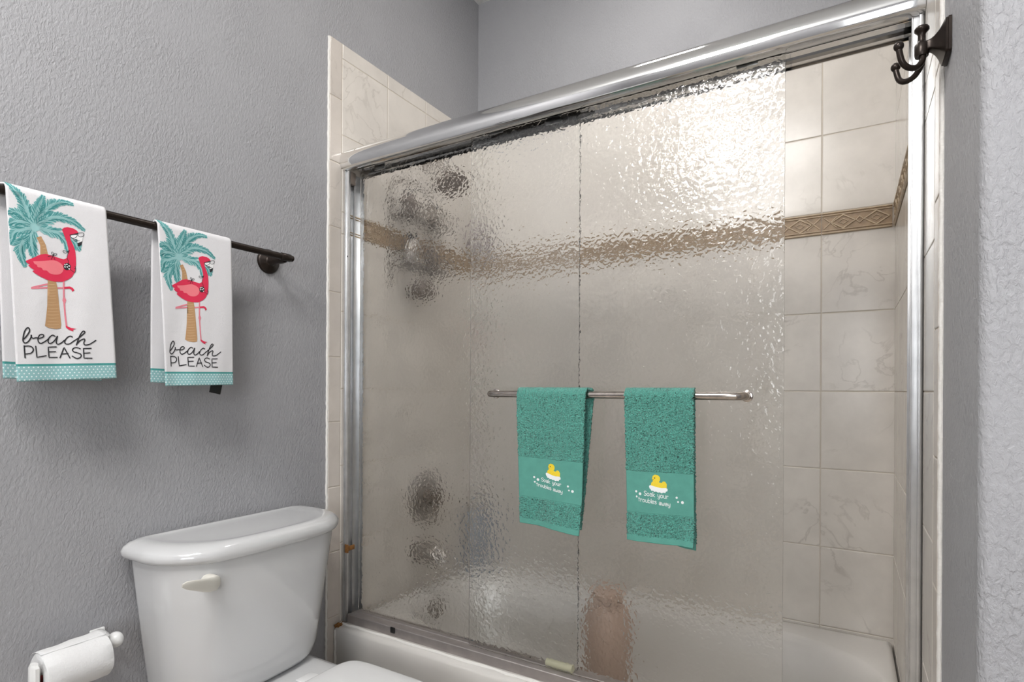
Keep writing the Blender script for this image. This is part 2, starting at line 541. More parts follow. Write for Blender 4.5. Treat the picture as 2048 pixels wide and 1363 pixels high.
def listello(parent, P, a0, a1, joints):
    """raised border strip: rails, big diamonds with a hollow, small diamonds, crossed ends; one piece between each two joints"""
    mb = MB()
    zb, zt = S0 + 0.001, S1 - 0.001
    zm = (zb + zt) / 2
    ends = [a0] + [j for j in sorted(joints) if a0 + 0.02 < j < a1 - 0.02] + [a1]

    def ribbon(pts, w, d0, d1, closed=True):
        n = len(pts)
        rings = []
        for i, p in enumerate(pts):
            p = Vector(p)
            pa = Vector(pts[i - 1]) if (closed or i > 0) else p
            pb = Vector(pts[(i + 1) % n]) if (closed or i < n - 1) else p
            t = ((p - pa).normalized() + (pb - p).normalized())
            if t.length < 1e-6: t = pb - p
            t.normalize()
            nn = Vector((-t.y, t.x)) * w
            rings.append([P(*(p - nn), d0), P(*(p - nn * 0.5), d1), P(*(p + nn * 0.5), d1), P(*(p + nn), d0)])
        mb.loft(rings, closed=closed)
    for i in range(len(ends) - 1):
        p, q = ends[i] + 0.001, ends[i + 1] - 0.001
        x0, x1, y0, y1 = p, q, zb, zt
        mb.add([P(x0, y0, 0.004), P(x1, y0, 0.004), P(x1, y1, 0.004), P(x0, y1, 0.004), P(x0, y0, 0.0075), P(x1, y0, 0.0075), P(x1, y1, 0.0075), P(x0, y1, 0.0075)],
               [(4, 5, 6, 7), (0, 1, 5, 4), (1, 2, 6, 5), (2, 3, 7, 6), (3, 0, 4, 7)], 1)
        for zz, w in ((zb + 0.003, 0.003), (zb + 0.011, 0.002), (zt - 0.003, 0.003), (zt - 0.011, 0.002)):
            ribbon([(p + 0.0005, zz), (q - 0.0005, zz)], w, 0.0075, 0.0115, False)
        L = WT
        start = q - L if i == 0 else p
        h = 0.0215
        for fr in (0.28, 0.70):
            c = start + fr * L
            if c - 0.034 > p and c + 0.034 < q:
                ribbon([(c - 0.033, zm), (c, zm + h), (c + 0.033, zm), (c, zm - h)], 0.0042, 0.0075, 0.0115)
                ribbon([(c - 0.013, zm), (c, zm + 0.0085), (c + 0.013, zm), (c, zm - 0.0085)], 0.0022, 0.0075, 0.0105)
        c = start + 0.49 * L
        if c - 0.012 > p and c + 0.012 < q:
            ribbon([(c - 0.010, zm), (c, zm + 0.010), (c + 0.010, zm), (c, zm - 0.010)], 0.003, 0.0075, 0.0115)
        for s_, e_ in ((start + 0.005, start + 0.043), (start + L - 0.043, start + L - 0.005)):
            if s_ > p and e_ < q:
                ribbon([(s_, zm + 0.018), (e_, zm - 0.018)], 0.0022, 0.0075, 0.0105, False)
                ribbon([(s_, zm - 0.018), (e_, zm + 0.018)], 0.0022, 0.0075, 0.0105, False)
    mb.build('border_strip', [M_DIAM, M_DIAMD], parent, smooth=None)


listello(w_left, PL, 1.334, YB - 0.0125, [1.309 + WT * i for i in range(1, 4)])
listello(w_back, PB, 0.0125, XR - 0.0125, [1.361 - WT * i for i in range(7)])
listello(w_right, PR, 1.334, YB - 0.0125, [c for c in cols_r if c > 1.19])
# painted caulk bead down the tile edges
for par, x, y in ((w_left, 0.0015, 1.2565), (w_right, XR - 0.0015, 1.1175)):
    pts = [(x + random.uniform(-1, 1) * 0.0007, y + random.uniform(-1, 1) * 0.0009, 0.12 + i * 0.012) for i in range(int((ZT - 0.12) / 0.012) + 1)]
    MB().tube(pts, 0.0042, 8).build('caulk_bead', M_CAULK, par)

# ------------------------------------------------------------------ bathtub
def rrect(cx, cy, hx, hy, n=2.6, k=72, skew=0):
    out = []
    for i in range(k):
        a = 2 * PI * i / k
        c, s = math.cos(a), math.sin(a)
        out.append((cx + hx * math.copysign(abs(c) ** (2 / n), c), cy + hy * math.copysign(abs(s) ** (2 / n), s)))
    return out


tub = empty('bathtub', (0.783, 1.69, 0.0))
tag(tub, 'white enamel bathtub behind the sliding glass doors, below the beige tile', 'bathtub')
TZ = 0.385
b = MB()
x0, x1, y0, y1 = 0.0085, XR - 0.0085, 1.285, YB - 0.0085
cx, cy = (x0 + x1) / 2, (y0 + y1) / 2
K = 72
outer = []
for i in range(K):                           # square ring, one vertex in each corner
    c_, s_ = math.cos(2 * PI * i / K), math.sin(2 * PI * i / K)
    m_ = max(abs(c_), abs(s_))
    outer.append((cx + c_ / m_ * (x1 - x0) / 2, cy + s_ / m_ * (y1 - y0) / 2))


def ring(pts, z): return [(p[0], p[1], z) for p in pts]


def ins(pts, dx, dyf=None):
    dyf = dx if dyf is None else dyf
    return [(cx + (p[0] - cx) * (1 - 2 * dx / (x1 - x0)), cy + (p[1] - cy) * (1 - 2 * dyf / (y1 - y0))) for p in pts]


bx, by = 0.795, 1.715
rings = [ring(ins(outer, 0.012), 0.002), ring(ins(outer, 0.012), 0.03), ring(ins(outer, 0.004), 0.30), ring(outer, 0.345)]
for i in range(1, 7):
    a = i * PI / 12
    rings.append(ring(ins(outer, 0.020 * (1 - math.cos(a))), 0.365 + 0.020 * math.sin(a)))
basin = [(0.735, 0.318, 0.0), (0.730, 0.313, -0.002), (0.722, 0.306, -0.008), (0.712, 0.297, -0.020), (0.700, 0.287, -0.045), (0.670, 0.262, -0.15), (0.635, 0.235, -0.24), (0.60, 0.21, -0.275), (0.54, 0.17, -0.287)]
for hx, hy, dz in basin:
    rings.append(ring(rrect(bx, by, hx, hy, 3.0, K), TZ + dz))
b.loft(rings)
b.build('tub_shell', M_TUB, tub, smooth=50)
MB().lathe((0.098, 1.69, 0.325), (1, 0, 0.22), [(0.036, 0), (0.036, 0.006), (0.031, 0.010), (0.012, 0.011), (0.0, 0.012)]).build('overflow_plate', M_DKCHR, tub)
b = MB()
for x, y0_, y1_ in ((0.02, 1.30, 1.315),):
    pts = [(0.010 + random.uniform(0, 0.001), 1.287 + random.uniform(-0.0015, 0.0015), 0.16 + i * 0.015) for i in range(15)]
    b.tube(pts, [0.003 + random.uniform(0, 0.0015) for _ in pts], 8)
pts = [(0.012 + i * 0.04, 1.306 + random.uniform(-0.003, 0.003), TZ + 0.0005) for i in range(38)]
b.tube(pts, [0.0035 + random.uniform(0, 0.0025) for _ in pts], 8)
b.build('caulk_bead', M_CAULK, tub)
b = MB()
for i in range(16):
    b.sphere((0.012 + random.uniform(0, 0.03) ** 1.2, 1.296 + random.uniform(-0.012, 0.012), TZ + random.uniform(-0.004, 0.004)), random.uniform(0.003, 0.006), 8)
for i in range(12):
    b.sphere((0.011, 1.289 + random.uniform(-0.002, 0.002), TZ - 0.01 - i * 0.014), random.uniform(0.001, 0.0028), 8)
tag(b.build('rust_stain', M_RUST, tub), 'brown rust stain in the tub corner')

# ------------------------------------------------------------------ shower door frame
fr = empty('shower_door_frame', (XR / 2, 1.35, TZ))
tag(fr, 'chrome shower door frame with thick rounded header rail across the tub', 'shower door frame')
# header: comb-shaped profile swept along x
arc = [(1.3205, 1.8672), (1.3120, 1.8690), (1.3040, 1.8750), (1.2995, 1.8850), (1.2985, 1.8960), (1.3005, 1.9070), (1.3060, 1.9190), (1.3140, 1.9290), (1.3250, 1.9370), (1.3400, 1.9420),
       (1.3600, 1.9430), (1.3780, 1.9400), (1.3900, 1.9330), (1.3970, 1.9220), (1.4000, 1.9000), (1.4000, 1.8640)]
inner = [(1.3975, 1.8640), (1.3965, 1.8720), (1.3880, 1.8730), (1.3870, 1.8860), (1.3590, 1.8900), (1.3580, 1.8800), (1.3550, 1.8800), (1.3540, 1.8900), (1.3270, 1.8900), (1.3260, 1.8760), (1.3245, 1.8750), (1.3235, 1.8672)]
prof = arc + inner
hx0, hx1 = 0.0066, XR - 0.0066
b = MB()
b.loft([[(hx0, y, z) for y, z in prof], [(hx1, y, z) for y, z in prof]])
b.build('header_rail', M_CHROME, fr, smooth=28)
for sx, x, nm in ((1, 0.0066, 'side_jamb'), (-1, XR - 0.0066, 'side_jamb')):
    w = 0.020
    b = MB()
    jy0, jy1, jz0, jz1 = 1.3205, 1.392, TZ + 0.003, 1.8668

    def bb(xa, xb, ya, yb, bev=0.0012):
        lo, hi = min(x + sx * xa, x + sx * xb), max(x + sx * xa, x + sx * xb)
        b.box((lo, ya, jz0), (hi, yb, jz1), bev)
    bb(0, 0.003, jy0, jy1)
    bb(0, w, jy0, jy0 + 0.003)
    bb(w - 0.002, w + 0.0005, jy0 - 0.0012, jy0 + 0.006, 0.001)
    bb(0, w, jy1 - 0.003, jy1)
    bb(0.003, 0.010, 1.353, 1.357)
    bb(0.003, 0.0085, jy0 - 0.004, jy0 + 0.001, 0.0008)
    jb = b.build(nm, M_ALU if sx < 0 else M_ALU, fr)
    if sx > 0:
        MB().lathe((x + 0.016, jy0 - 0.0002, 1.585), (0, -1, 0), [(0.0028, -0.002), (0.0028, 0.0006), (0.001, 0.0012)], 12).build('screw', M_BLACK, jb)
        b = MB().box((x + 0.010, jy0 - 0.002, 0.612), (x + w + 0.004, jy0 + 0.004, 0.640), 0.002)
        b.box((x + 0.018, jy0 + 0.002, 0.618), (x + w + 0.003, 1.352, 0.634), 0.002)
        b.build('bumper', M_RUST, jb)
        b = MB().box((x + 0.004, jy0 + 0.004, 1.826), (x + w - 0.001, 1.352, 1.8665), 0.002)
        b.build('bumper', M_BROWNP, jb)
# bottom track
b = MB()
tx0, tx1 = 0.031, XR - 0.026
tprof = [(1.320, TZ + 0.0005), (1.3185, TZ + 0.010), (1.3190, TZ + 0.0265), (1.3205, TZ + 0.0285), (1.3280, TZ + 0.0290), (1.3300, TZ + 0.0275), (1.3505, TZ + 0.0270), (1.3520, TZ + 0.0290), (1.3550, TZ + 0.0290), (1.3565, TZ + 0.0270), (1.3860, TZ + 0.0260), (1.3910, TZ + 0.020), (1.3910, TZ + 0.0005)]
b.loft([[(tx0, y, z) for y, z in tprof], [(tx1, y, z) for y, z in tprof]])
b.build('bottom_track', M_TRACK, fr, smooth=28)
MB().box((0.222, 1.3140, TZ + 0.012), (0.240, 1.3186, TZ + 0.0300), 0.002).build('stop_clip', M_BLACK, fr)
b = MB().tube([(0.747, 1.3535, TZ + 0.0385), (0.824, 1.3535, TZ + 0.0385)], 0.0100, 20)
b.build('guide_roller', M_GUIDE, fr)


# ------------------------------------------------------------------ sliding glass panels
def glass_panel(x0, x1, y, z0, z1, label):
    root = empty('sliding_glass_panel', ((x0 + x1) / 2, y, z0))
    tag(root, label, 'shower door', 'sliding rain-glass shower panels')
    MB().box((x0, y - 0.0025, z0), (x1, y + 0.0025, z1), 0.0008, 1).build('glass_pane', M_GLASS, root, smooth=None)
    for xx in (x0 + 0.06, x1 - 0.10):
        b = MB()
        b.box((xx, y + 0.0030, z1 - 0.020), (xx + 0.045, y + 0.0056, z1 - 0.001), 0.001)
        b.lathe((xx + 0.022, y + 0.0056, z1 - 0.010), (0, 1, 0), [(0.007, 0), (0.007, 0.004)], 20)
        b.build('roller_hanger', M_ALU, root)
    return root


outer_p = glass_panel(0.502, 1.319, 1.340, TZ + 0.0305, 1.8885, 'outer rain-glass shower door carrying the chrome rail with two teal towels')
inner_p = glass_panel(0.0335, 0.831, 1.367, TZ + 0.0305, 1.8870, 'inner rain-glass shower door at the left, behind the outer panel')
BY, BZ = 1.290, 1.1388
pts = [(0.593, 1.3374, BZ), (0.593, 1.315, BZ), (0.5945, 1.303, BZ), (0.601, 1.2945, BZ), (0.612, BY, BZ)]
pts += [(0.612 + (1.225 - 0.612) * i / 12, BY, BZ) for i in range(1, 13)]
pts += [(1.2365, 1.2935, BZ), (1.2440, 1.302, BZ), (1.2460, 1.315, BZ), (1.2460, 1.3374, BZ)]
rl = MB().tube(pts, 0.0090, 20)
rail = rl.build('towel_rail', M_NICKEL, outer_p, smooth='all')
for xx in (0.593, 1.246):
    MB().lathe((xx, 1.3373, BZ), (0, -1, 0), [(0.013, 0), (0.013, 0.003), (0.010, 0.0045)], 24).build('rail_washer', M_NICKEL, rail)

# ------------------------------------------------------------------ things inside the shower, seen through the glass
sh = empty('shower_sprayer', (0.006, 1.745, 2.02))
tag(sh, 'dark shower head on a curved arm, blurred behind the left glass', 'shower head')
MB().lathe((0.0062, 1.745, 2.03), (1, 0, 0), [(0.032, 0), (0.032, 0.004), (0.014, 0.012)], 28).build('flange', M_DKCHR, sh)
MB().tube(catmull([(0.010, 1.745, 2.03), (0.05, 1.745, 2.045), (0.09, 1.745, 2.03), (0.115, 1.745, 1.99)], 6), 0.0115, 14).build('arm', M_DKCHR, sh)
MB().lathe((0.110, 1.745, 1.995), (0.35, 0, -1), [(0.013, 0), (0.022, 0.015), (0.056, 0.045), (0.066, 0.058), (0.064, 0.066), (0.0, 0.068)], 32).build('spray_face', M_STAIN, sh)

vt = empty('shower_valve', (0.006, 1.745, 0.73))
tag(vt, 'round chrome shower valve with handle, blurred behind the left glass', 'shower valve')
MB().lathe((0.0062, 1.745, 0.73), (1, 0, 0), [(0.098, 0), (0.098, 0.004), (0.090, 0.012), (0.05, 0.018)], 40).build('escutcheon', M_DKCHR, vt)
b = MB().lathe((0.020, 1.745, 0.73), (1, 0, 0), [(0.030, 0), (0.032, 0.03), (0.026, 0.05), (0.0, 0.052)], 28)
b.tube([(0.055, 1.745, 0.725), (0.065, 1.725, 0.665), (0.068, 1.715, 0.635)], [0.013, 0.011, 0.009], 12)
b.build('handle', M_STAIN, vt)
sp = empty('tub_spout', (0.006, 1.70, 0.52))
tag(sp, 'short dark tub spout on the left tile wall, under the round valve', 'tub spout')
MB().tube(catmull([(0.0062, 1.70, 0.53), (0.06, 1.70, 0.53), (0.115, 1.70, 0.522), (0.14, 1.70, 0.495)], 5), [0.034] * 6 + [0.033] * 5 + [0.029] * 5, 20).build('spout_body', M_DKCHR, sp)

cd = empty('shower_caddy', (0.006, 1.66, 1.48))
tag(cd, 'dark wire shower caddy on the left tile wall, blurred behind the glass', 'shower caddy')
b = MB()
for yy in (1.54, 1.78):
    b.tube([(0.010, yy, 1.90), (0.010, yy, 1.52)], 0.0034, 8)
b.tube(catmull([(0.010, 1.54, 1.90), (0.010, 1.60, 1.93), (0.010, 1.66, 1.94), (0.010, 1.72, 1.93), (0.010, 1.78, 1.90)], 5), 0.0034, 8)
b.build('back_frame', M_WIRE, cd)
for zz in (1.775, 1.60):
    b = MB()
    for dz in (0, 0.045):
        b.tube([(0.010, 1.535, zz + dz), (0.105, 1.535, zz + dz), (0.105, 1.785, zz + dz), (0.010, 1.785, zz + dz)], 0.0032, 8)
    for k in range(11):
        yy = 1.545 + k * 0.0228
        b.tube([(0.010, yy, zz), (0.105, yy, zz)], 0.0018, 6)
    for k in range(7):
        b.tube([(0.105, 1.54 + k * 0.04, zz), (0.105, 1.54 + k * 0.04, zz + 0.045)], 0.0016, 6)
    b.build('wire_shelf', M_WIRE, cd)


def bottle(x, y, z, rr, h, m, cap_m, label, sq=1.0):
    root = empty('shampoo_bottle', (x, y, z))
    tag(root, label, 'bottle')
    b = MB().lathe((x, y, z), (0, 0, 1), [(rr * 0.9, 0), (rr, 0.004), (rr, h * 0.68), (rr * 0.8, h * 0.78), (rr * 0.38, h * 0.84)], 24)
    b.build('bottle_body', m, root)
    MB().lathe((x, y, z + h * 0.842), (0, 0, 1), [(rr * 0.45, 0), (rr * 0.45, h * 0.14), (rr * 0.4, h * 0.16)], 20).build('bottle_cap', cap_m, root)
    return root


bottle(0.056, 1.590, 1.779, 0.026, 0.10, M_BROWNP, M_BLACK, 'dark squat bottle at the left on the upper caddy shelf, behind the glass')
bottle(0.060, 1.715, 1.779, 0.030, 0.085, M_WIRE, M_BLACK, 'dark wide bottle at the right on the upper caddy shelf, behind the glass')
bottle(0.056, 1.600, 1.604, 0.028, 0.115, M_DKCHR, M_BLACK, 'brownish tall bottle at the left on the lower caddy shelf, behind the glass')
bottle(0.058, 1.715, 1.604, 0.026, 0.095, M_BROWNP, M_BROWNP, 'small dark brown bottle at the right on the lower caddy shelf, behind the glass')
so = tag(MB().lathe((0.058, 1.655, 1.525), (0, 0, 1), [(0.030, -0.03), (0.042, -0.014), (0.044, 0), (0.038, 0.016), (0.018, 0.03)], 20).build('bath_sponge', M_BROWNP), 'dark round sponge hanging under the lower caddy shelf, behind the glass', 'sponge')
MB().tube([(0.058, 1.655, 1.554), (0.058, 1.655, 1.597)], 0.0015, 6).build('cord', M_WIRE, so)
pf = MB()
for i in range(26):
    a, e = random.uniform(0, 2 * PI), random.uniform(-1, 1)
    c = (0.053 + 0.026 * math.cos(a) * math.sqrt(1 - e * e), 2.053 + 0.026 * math.sin(a) * math.sqrt(1 - e * e), 1.80 + 0.036 * e)
    pf.sphere(c, 0.017, 10)
po = tag(pf.build('bath_pouf', M_MAUVE, smooth='all'), 'mauve-grey bath pouf hanging in the back left corner behind the glass', 'bath pouf')
MB().tube([(0.053, 2.053, 1.845), (0.03, 2.075, 1.90), (0.009, 2.092, 1.93)], 0.0016, 6).build('cord', M_MAUVE, po)
MB().lathe((0.0062, 2.092, 1.93), (1, 0, 0), [(0.014, 0), (0.012, 0.004), (0.005, 0.008), (0.005, 0.014)], 16).build('wall_hook', M_DKCHR, po)
bottle(0.055, 2.055, TZ + 0.0008, 0.038, 0.30, M_BLUEG, M_BROWNP, 'tall blue-grey bottle on the back left corner of the tub, behind the glass')
cn = empty('plastic_container', (0.80, 1.66, 0.10))
tag(cn, 'tall peach container standing in the tub, blurred behind the outer glass', 'container')
b = MB().lathe((0.80, 1.66, 0.0995), (0, 0, 1), [(0.062, 0), (0.068, 0.01), (0.072, 0.36), (0.060, 0.392), (0.035, 0.402)], 32)
b.build('container_body', M_PEACH, cn)
MB().lathe((0.80, 1.66, 0.502), (0, 0, 1), [(0.050, 0), (0.050, 0.026), (0.044, 0.031)], 28).build('container_lid', M_PEACH, cn)

# ------------------------------------------------------------------ toilet
toi = empty('toilet', (0.30, 0.905, 0.0))
tag(toi, 'white porcelain toilet with curved tank against the grey wall', 'toilet')
TC = 0.905


def dshape(x0, depth, hw, bulge=0.022, rb=0.03, rf=0.10, n=10, yc=TC):
    """plan outline: straight back at x0, bowed front with large corners"""
    pts = []
    d = depth - bulge

    def arcp(cx_, cy_, r_, a0_, a1_):
        for i in range(n + 1):
            a = a0_ + (a1_ - a0_) * i / n
            pts.append((cx_ + r_ * math.cos(a), cy_ + r_ * math.sin(a)))
    rf = min(rf, d - rb - 0.002)
    arcp(x0 + rb, -hw + rb, rb, PI, 1.5 * PI)
    arcp(x0 + d - rf, -hw + rf, rf, 1.5 * PI, 2 * PI)
    for i in range(1, 8):
        y = (-hw + rf) + (2 * hw - 2 * rf) * i / 8
        pts.append((x0 + d, y))
    arcp(x0 + d - rf, hw - rf, rf, 0, 0.5 * PI)
    arcp(x0 + rb, hw - rb, rb, 0.5 * PI, PI)
    out = []
    for x, y in pts:
        w = max(0.0, (x - x0) / d)
        out.append((x + bulge * w * w * (1 - (y / hw) ** 2), yc + y))
    return out


lev = [(0.418, 0.172, 0.178, 0.08), (0.424, 0.184, 0.188, 0.085), (0.436, 0.192, 0.196, 0.09), (0.46, 0.198, 0.202, 0.09), (0.55, 0.208, 0.214, 0.095), (0.65, 0.218, 0.226, 0.10), (0.745, 0.226, 0.237, 0.10), (0.762, 0.226, 0.238, 0.10)]
b = MB().loft([[(x, y, z) for x, y in dshape(0.012, d, hw, 0.024, 0.03, rf)] for z, d, hw, rf in lev])
tank = b.build('tank', M_CHINA, toi, smooth=50)
lid = [(0.7625, 0.230, 0.243), (0.763, 0.236, 0.249), (0.767, 0.242, 0.255), (0.774, 0.2455, 0.2585), (0.782, 0.2455, 0.2585), (0.790, 0.241, 0.254), (0.797, 0.232, 0.245), (0.8015, 0.219, 0.232), (0.803, 0.205, 0.220), (0.8023, 0.194, 0.209), (0.8012, 0.182, 0.197), (0.8005, 0.165, 0.18), (0.8005, 0.10, 0.12)]
rings = []
for z, d, hw in lid:
    x0_ = 0.006 + (0.2455 - d) * 0.42
    rings.append([(x, y, z) for x, y in dshape(x0_, d, hw, 0.026, 0.03, 0.115)])
MB().loft(rings).build('tank_lid', M_CHINA, toi, smooth=60)
# flush lever: short pivot, spoon-shaped paddle reaching left
lv = empty('flush_lever', (0.232, 0.735, 0.722)); lv.parent = toi; lv.matrix_parent_inverse = Matrix.Translation(toi.location).inverted()
lvx = 0.236
COLlv = MB().lathe((lvx - 0.022, 0.737, 0.722), (1, 0, 0), [(0.0165, 0), (0.0165, 0.024), (0.013, 0.030), (0.0, 0.033)], 24)
rings = []
path = [(lvx + 0.002, 0.748, 0.7195, 0.012, 0.009), (lvx + 0.008, 0.740, 0.7210, 0.0170, 0.009), (lvx + 0.013, 0.724, 0.7235, 0.0175, 0.0075), (lvx + 0.020, 0.706, 0.7285, 0.0155, 0.0055), (lvx + 0.027, 0.688, 0.7350, 0.0130, 0.0045), (lvx + 0.032, 0.671, 0.7410, 0.0110, 0.0036), (lvx + 0.034, 0.658, 0.7450, 0.0085, 0.003), (lvx + 0.0345, 0.650, 0.7465, 0.004, 0.002)]
for x, y, z, rz, rx in path:
    rings.append([(x + rx * math.cos(a) + 0.3 * rz * math.sin(a), y, z + rz * math.sin(a)) for a in [2 * PI * k / 20 for k in range(20)]])
COLlv.loft(rings)
bpy.data.objects.remove(lv)
tag(COLlv.build('flush_lever', M_LEVER, toi, smooth=60), 'off-white flush lever')


def egg(x_back, x_front, hw, k=64, n=2.3, sqr=4.5):
    """seat outline: squarish rear, elliptical front"""
    xm = x_back + (x_front - x_back) * 0.50
    out = []
    for i in range(k):
        a = 2 * PI * i / k
        c, s = math.cos(a), math.sin(a)
        if c >= 0:
            out.append((xm + (x_front - xm) * abs(c) ** (2 / n), TC + hw * math.copysign(abs(s) ** (2 / n), s)))
        else:
            out.append((xm - (xm - x_back) * abs(c) ** (2 / sqr), TC + hw * math.copysign(abs(s) ** (2 / sqr), s)))
    return out


def scale_ring(pts, s, dx=0):
    mx = sum(p[0] for p in pts) / len(pts)
    return [((p[0] - mx) * s + mx + dx, (p[1] - TC) * s + TC) for p in pts]


bo = egg(0.245, 0.715, 0.185)
rings = []
for z, s, dx in ((0.002, 0.62, -0.06), (0.03, 0.60, -0.06), (0.12, 0.55, -0.05), (0.20, 0.62, -0.03), (0.28, 0.82, -0.01), (0.34, 0.95, 0), (0.375, 1.0, 0), (0.384, 0.985, 0), (0.386, 0.95, 0), (0.384, 0.80, 0), (0.36, 0.76, 0), (0.28, 0.62, 0), (0.22, 0.35, -0.03)):
    rings.append([(x, y, z) for x, y in scale_ring(bo, s, dx)])
b = MB().loft(rings)
b.loft([[(x, y, z) for x, y in dshape(0.02, d, hw, 0.0, 0.03, 0.03)] for z, d, hw in ((0.002, 0.30, 0.09), (0.20, 0.30, 0.10), (0.33, 0.27, 0.155), (0.395, 0.265, 0.175), (0.404, 0.262, 0.172), (0.4075, 0.25, 0.162), (0.4160, 0.16, 0.15))])
b.build('bowl', M_CHINA, toi, smooth=50)
so_ = egg(0.262, 0.725, 0.196)
si_ = scale_ring(so_, 0.68, 0.015)
b = MB()
b.loft([[(x, y, 0.3875) for x, y in so_], [(x, y, 0.3985) for x, y in so_], [(x, y, 0.402) for x, y in scale_ring(so_, 0.985)], [(x, y, 0.402) for x, y in scale_ring(si_, 1.02)], [(x, y, 0.398) for x, y in si_], [(x, y, 0.3875) for x, y in si_]], closed=True)
b.build('seat_ring', M_SEAT, toi, smooth=50)
lo_ = egg(0.270, 0.73, 0.206, sqr=9)
rings = []
for z, s in ((0.4030, 0.97), (0.4030, 0.992), (0.4060, 1.0), (0.4125, 1.0), (0.4165, 0.993), (0.4190, 0.978), (0.4205, 0.95), (0.4215, 0.85), (0.4222, 0.5)):
    rings.append([(x, y, z) for x, y in scale_ring(lo_, s)])
MB().loft(rings).build('seat_cover', M_SEAT, toi, smooth=50)
for yy in (TC - 0.075, TC + 0.075):
    MB().box((0.235, yy - 0.025, 0.4080), (0.268, yy + 0.025, 0.4125), 0.002, 3).build('hinge', M_SEAT, toi)

# ------------------------------------------------------------------ toilet paper and its holder
HX, HZ = 0.085, 0.597
hd = empty('toilet_paper_holder', (0.0, 0.535, HZ))
tag(hd, 'white plastic toilet paper holder with two posts on the grey wall', 'toilet paper holder')
for yy, far in ((0.4650, False), (0.612, True)):
    if far:
        b = MB().box((0.0005, yy - 0.015, HZ - 0.012), (0.008, yy + 0.015, HZ + 0.018), 0.003, 3)
        b.tube(catmull([(0.006, yy, HZ + 0.004), (0.04, yy, HZ + 0.006), (HX - 0.010, yy, HZ + 0.008)], 4), 0.009, 16)
        b.sphere((HX, yy, HZ + 0.012), 0.0165, 24, sq=(1, 0.9, 1))
    else:
        b = MB().box((0.0005, yy - 0.016, HZ - 0.085), (0.008, yy + 0.006, HZ - 0.055), 0.003, 3)
        b.box((0.006, yy - 0.007, HZ - 0.078), (HX + 0.010, yy + 0.007, HZ - 0.062), 0.003)
        oc = lambda rr, z: [(HX + 0.016 + 1.2 * rr * math.cos(PI / 8 + k * PI / 4), yy + 0.6 * rr * math.sin(PI / 8 + k * PI / 4), z) for k in range(8)]
        b.loft([oc(0.012, HZ - 0.082), oc(0.0135, HZ - 0.076), oc(0.0135, HZ + 0.018), oc(0.0095, HZ + 0.0235)])
    b.build('post', M_HOLD, hd, smooth=30)
MB().tube([(HX, 0.4660, HZ), (HX, 0.600, HZ)], 0.0085, 16).build('spindle', M_HOLD, hd)
rp = empty('toilet_paper_roll', (HX, 0.535, HZ))
tag(rp, 'white toilet paper roll with a loose sheet end, on the wall holder', 'toilet paper roll')
ry0, ry1, R1, R0 = 0.4775, 0.5915, 0.0435, 0.021
zc = HZ - (R0 - 0.0085) + 0.0025
rings = []
for (rr, yy) in ((R0, ry0), (R1 - 0.002, ry0), (R1, ry0 + 0.002), (R1, ry0 + 0.03), (R1, ry0 + 0.06), (R1, ry0 + 0.09), (R1, ry1 - 0.002), (R1 - 0.002, ry1), (R0, ry1)):
    rings.append([(HX + (rr + (0.0007 * math.sin(5 * a + yy * 90) if rr > 0.03 else 0)) * math.cos(a), yy, zc + (rr + (0.0007 * math.sin(5 * a + yy * 90) if rr > 0.03 else 0)) * math.sin(a)) for a in [2 * PI * k / 56 for k in range(56)]])
MB().loft(rings, closed=True).build('paper', M_PAPER, rp, smooth=45)
rings = [[(HX + rr * math.cos(a), yy, zc + rr * math.sin(a)) for a in [2 * PI * k / 40 for k in range(40)]] for rr, yy in ((R0 - 0.0002, ry0 + 0.0006), (R0 - 0.0002, ry1 - 0.0006), (R0 - 0.0012, ry1 - 0.0006), (R0 - 0.0012, ry0 + 0.0006))]
MB().loft(rings, closed=True).build('cardboard_core', M_CORE, rp)
# loose end: leaves the roll at the back and stands up a little
v, f = [], []
NU, NV = 12, 12
for j in range(NV):
    yy = ry0 + (ry1 + 0.004 - ry0) * j / (NV - 1)
    for i in range(NU):
        t = i / (NU - 1)
        a = 1.35 + 1.0 * t
        lift = 0.0008 + (0.012 * t ** 2) * (0.35 + 0.65 * j / (NV - 1))
        v.append((HX + (R1 + lift) * math.cos(a), yy, zc + (R1 + lift) * math.sin(a) + 0.001 * math.sin(j * 1.3) * t))
for j in range(NV - 1):
    for i in range(NU - 1):
        f.append((j * NU + i, j * NU + i + 1, (j + 1) * NU + i + 1, (j + 1) * NU + i))
sm = MB().add(v, f).build('loose_sheet', M_PAPER, rp, smooth='all')
md = sm.modifiers.new('thickness', 'SOLIDIFY'); md.thickness = 0.0006; md.offset = 0

# ------------------------------------------------------------------ bronze towel bar
BX, BZL = 0.080, 1.518
tb_ = empty('towel_bar', (0.0, 0.75, BZL))
tag(tb_, 'dark bronze towel bar on the grey wall above the toilet', 'towel bar')
MB().tube([(BX, 0.20, BZL), (BX, 1.0600, BZL), (BX, 1.0625, BZL)], [0.0088, 0.0088, 0.0070], 24).build('bar', M_BRONZE, tb_)
for yy in (1.040, 0.235):
    b = MB().lathe((0.0004, yy, BZL - 0.003), (1, 0, 0), [(0.035, 0), (0.035, 0.004), (0.031, 0.009), (0.016, 0.013), (0.0125, 0.018), (0.0115, 0.045), (0.0125, 0.064), (0.0105, 0.074)], 36)
    b.tube([(BX, yy - 0.018, BZL), (BX, yy - 0.016, BZL), (BX, yy + 0.012, BZL), (BX, yy + 0.014, BZL)], [0.0092, 0.0108, 0.0108, 0.0092], 24)
    b.build('wall_mount', M_BRONZE, tb_, smooth=45)

# ------------------------------------------------------------------ double robe hook on the right wall
hk = empty('robe_hook', (XR, 1.066, 1.678))
tag(hk, 'dark bronze double robe hook beside the shower at the top right', 'robe hook')
hy, hz = 1.066, 1.678


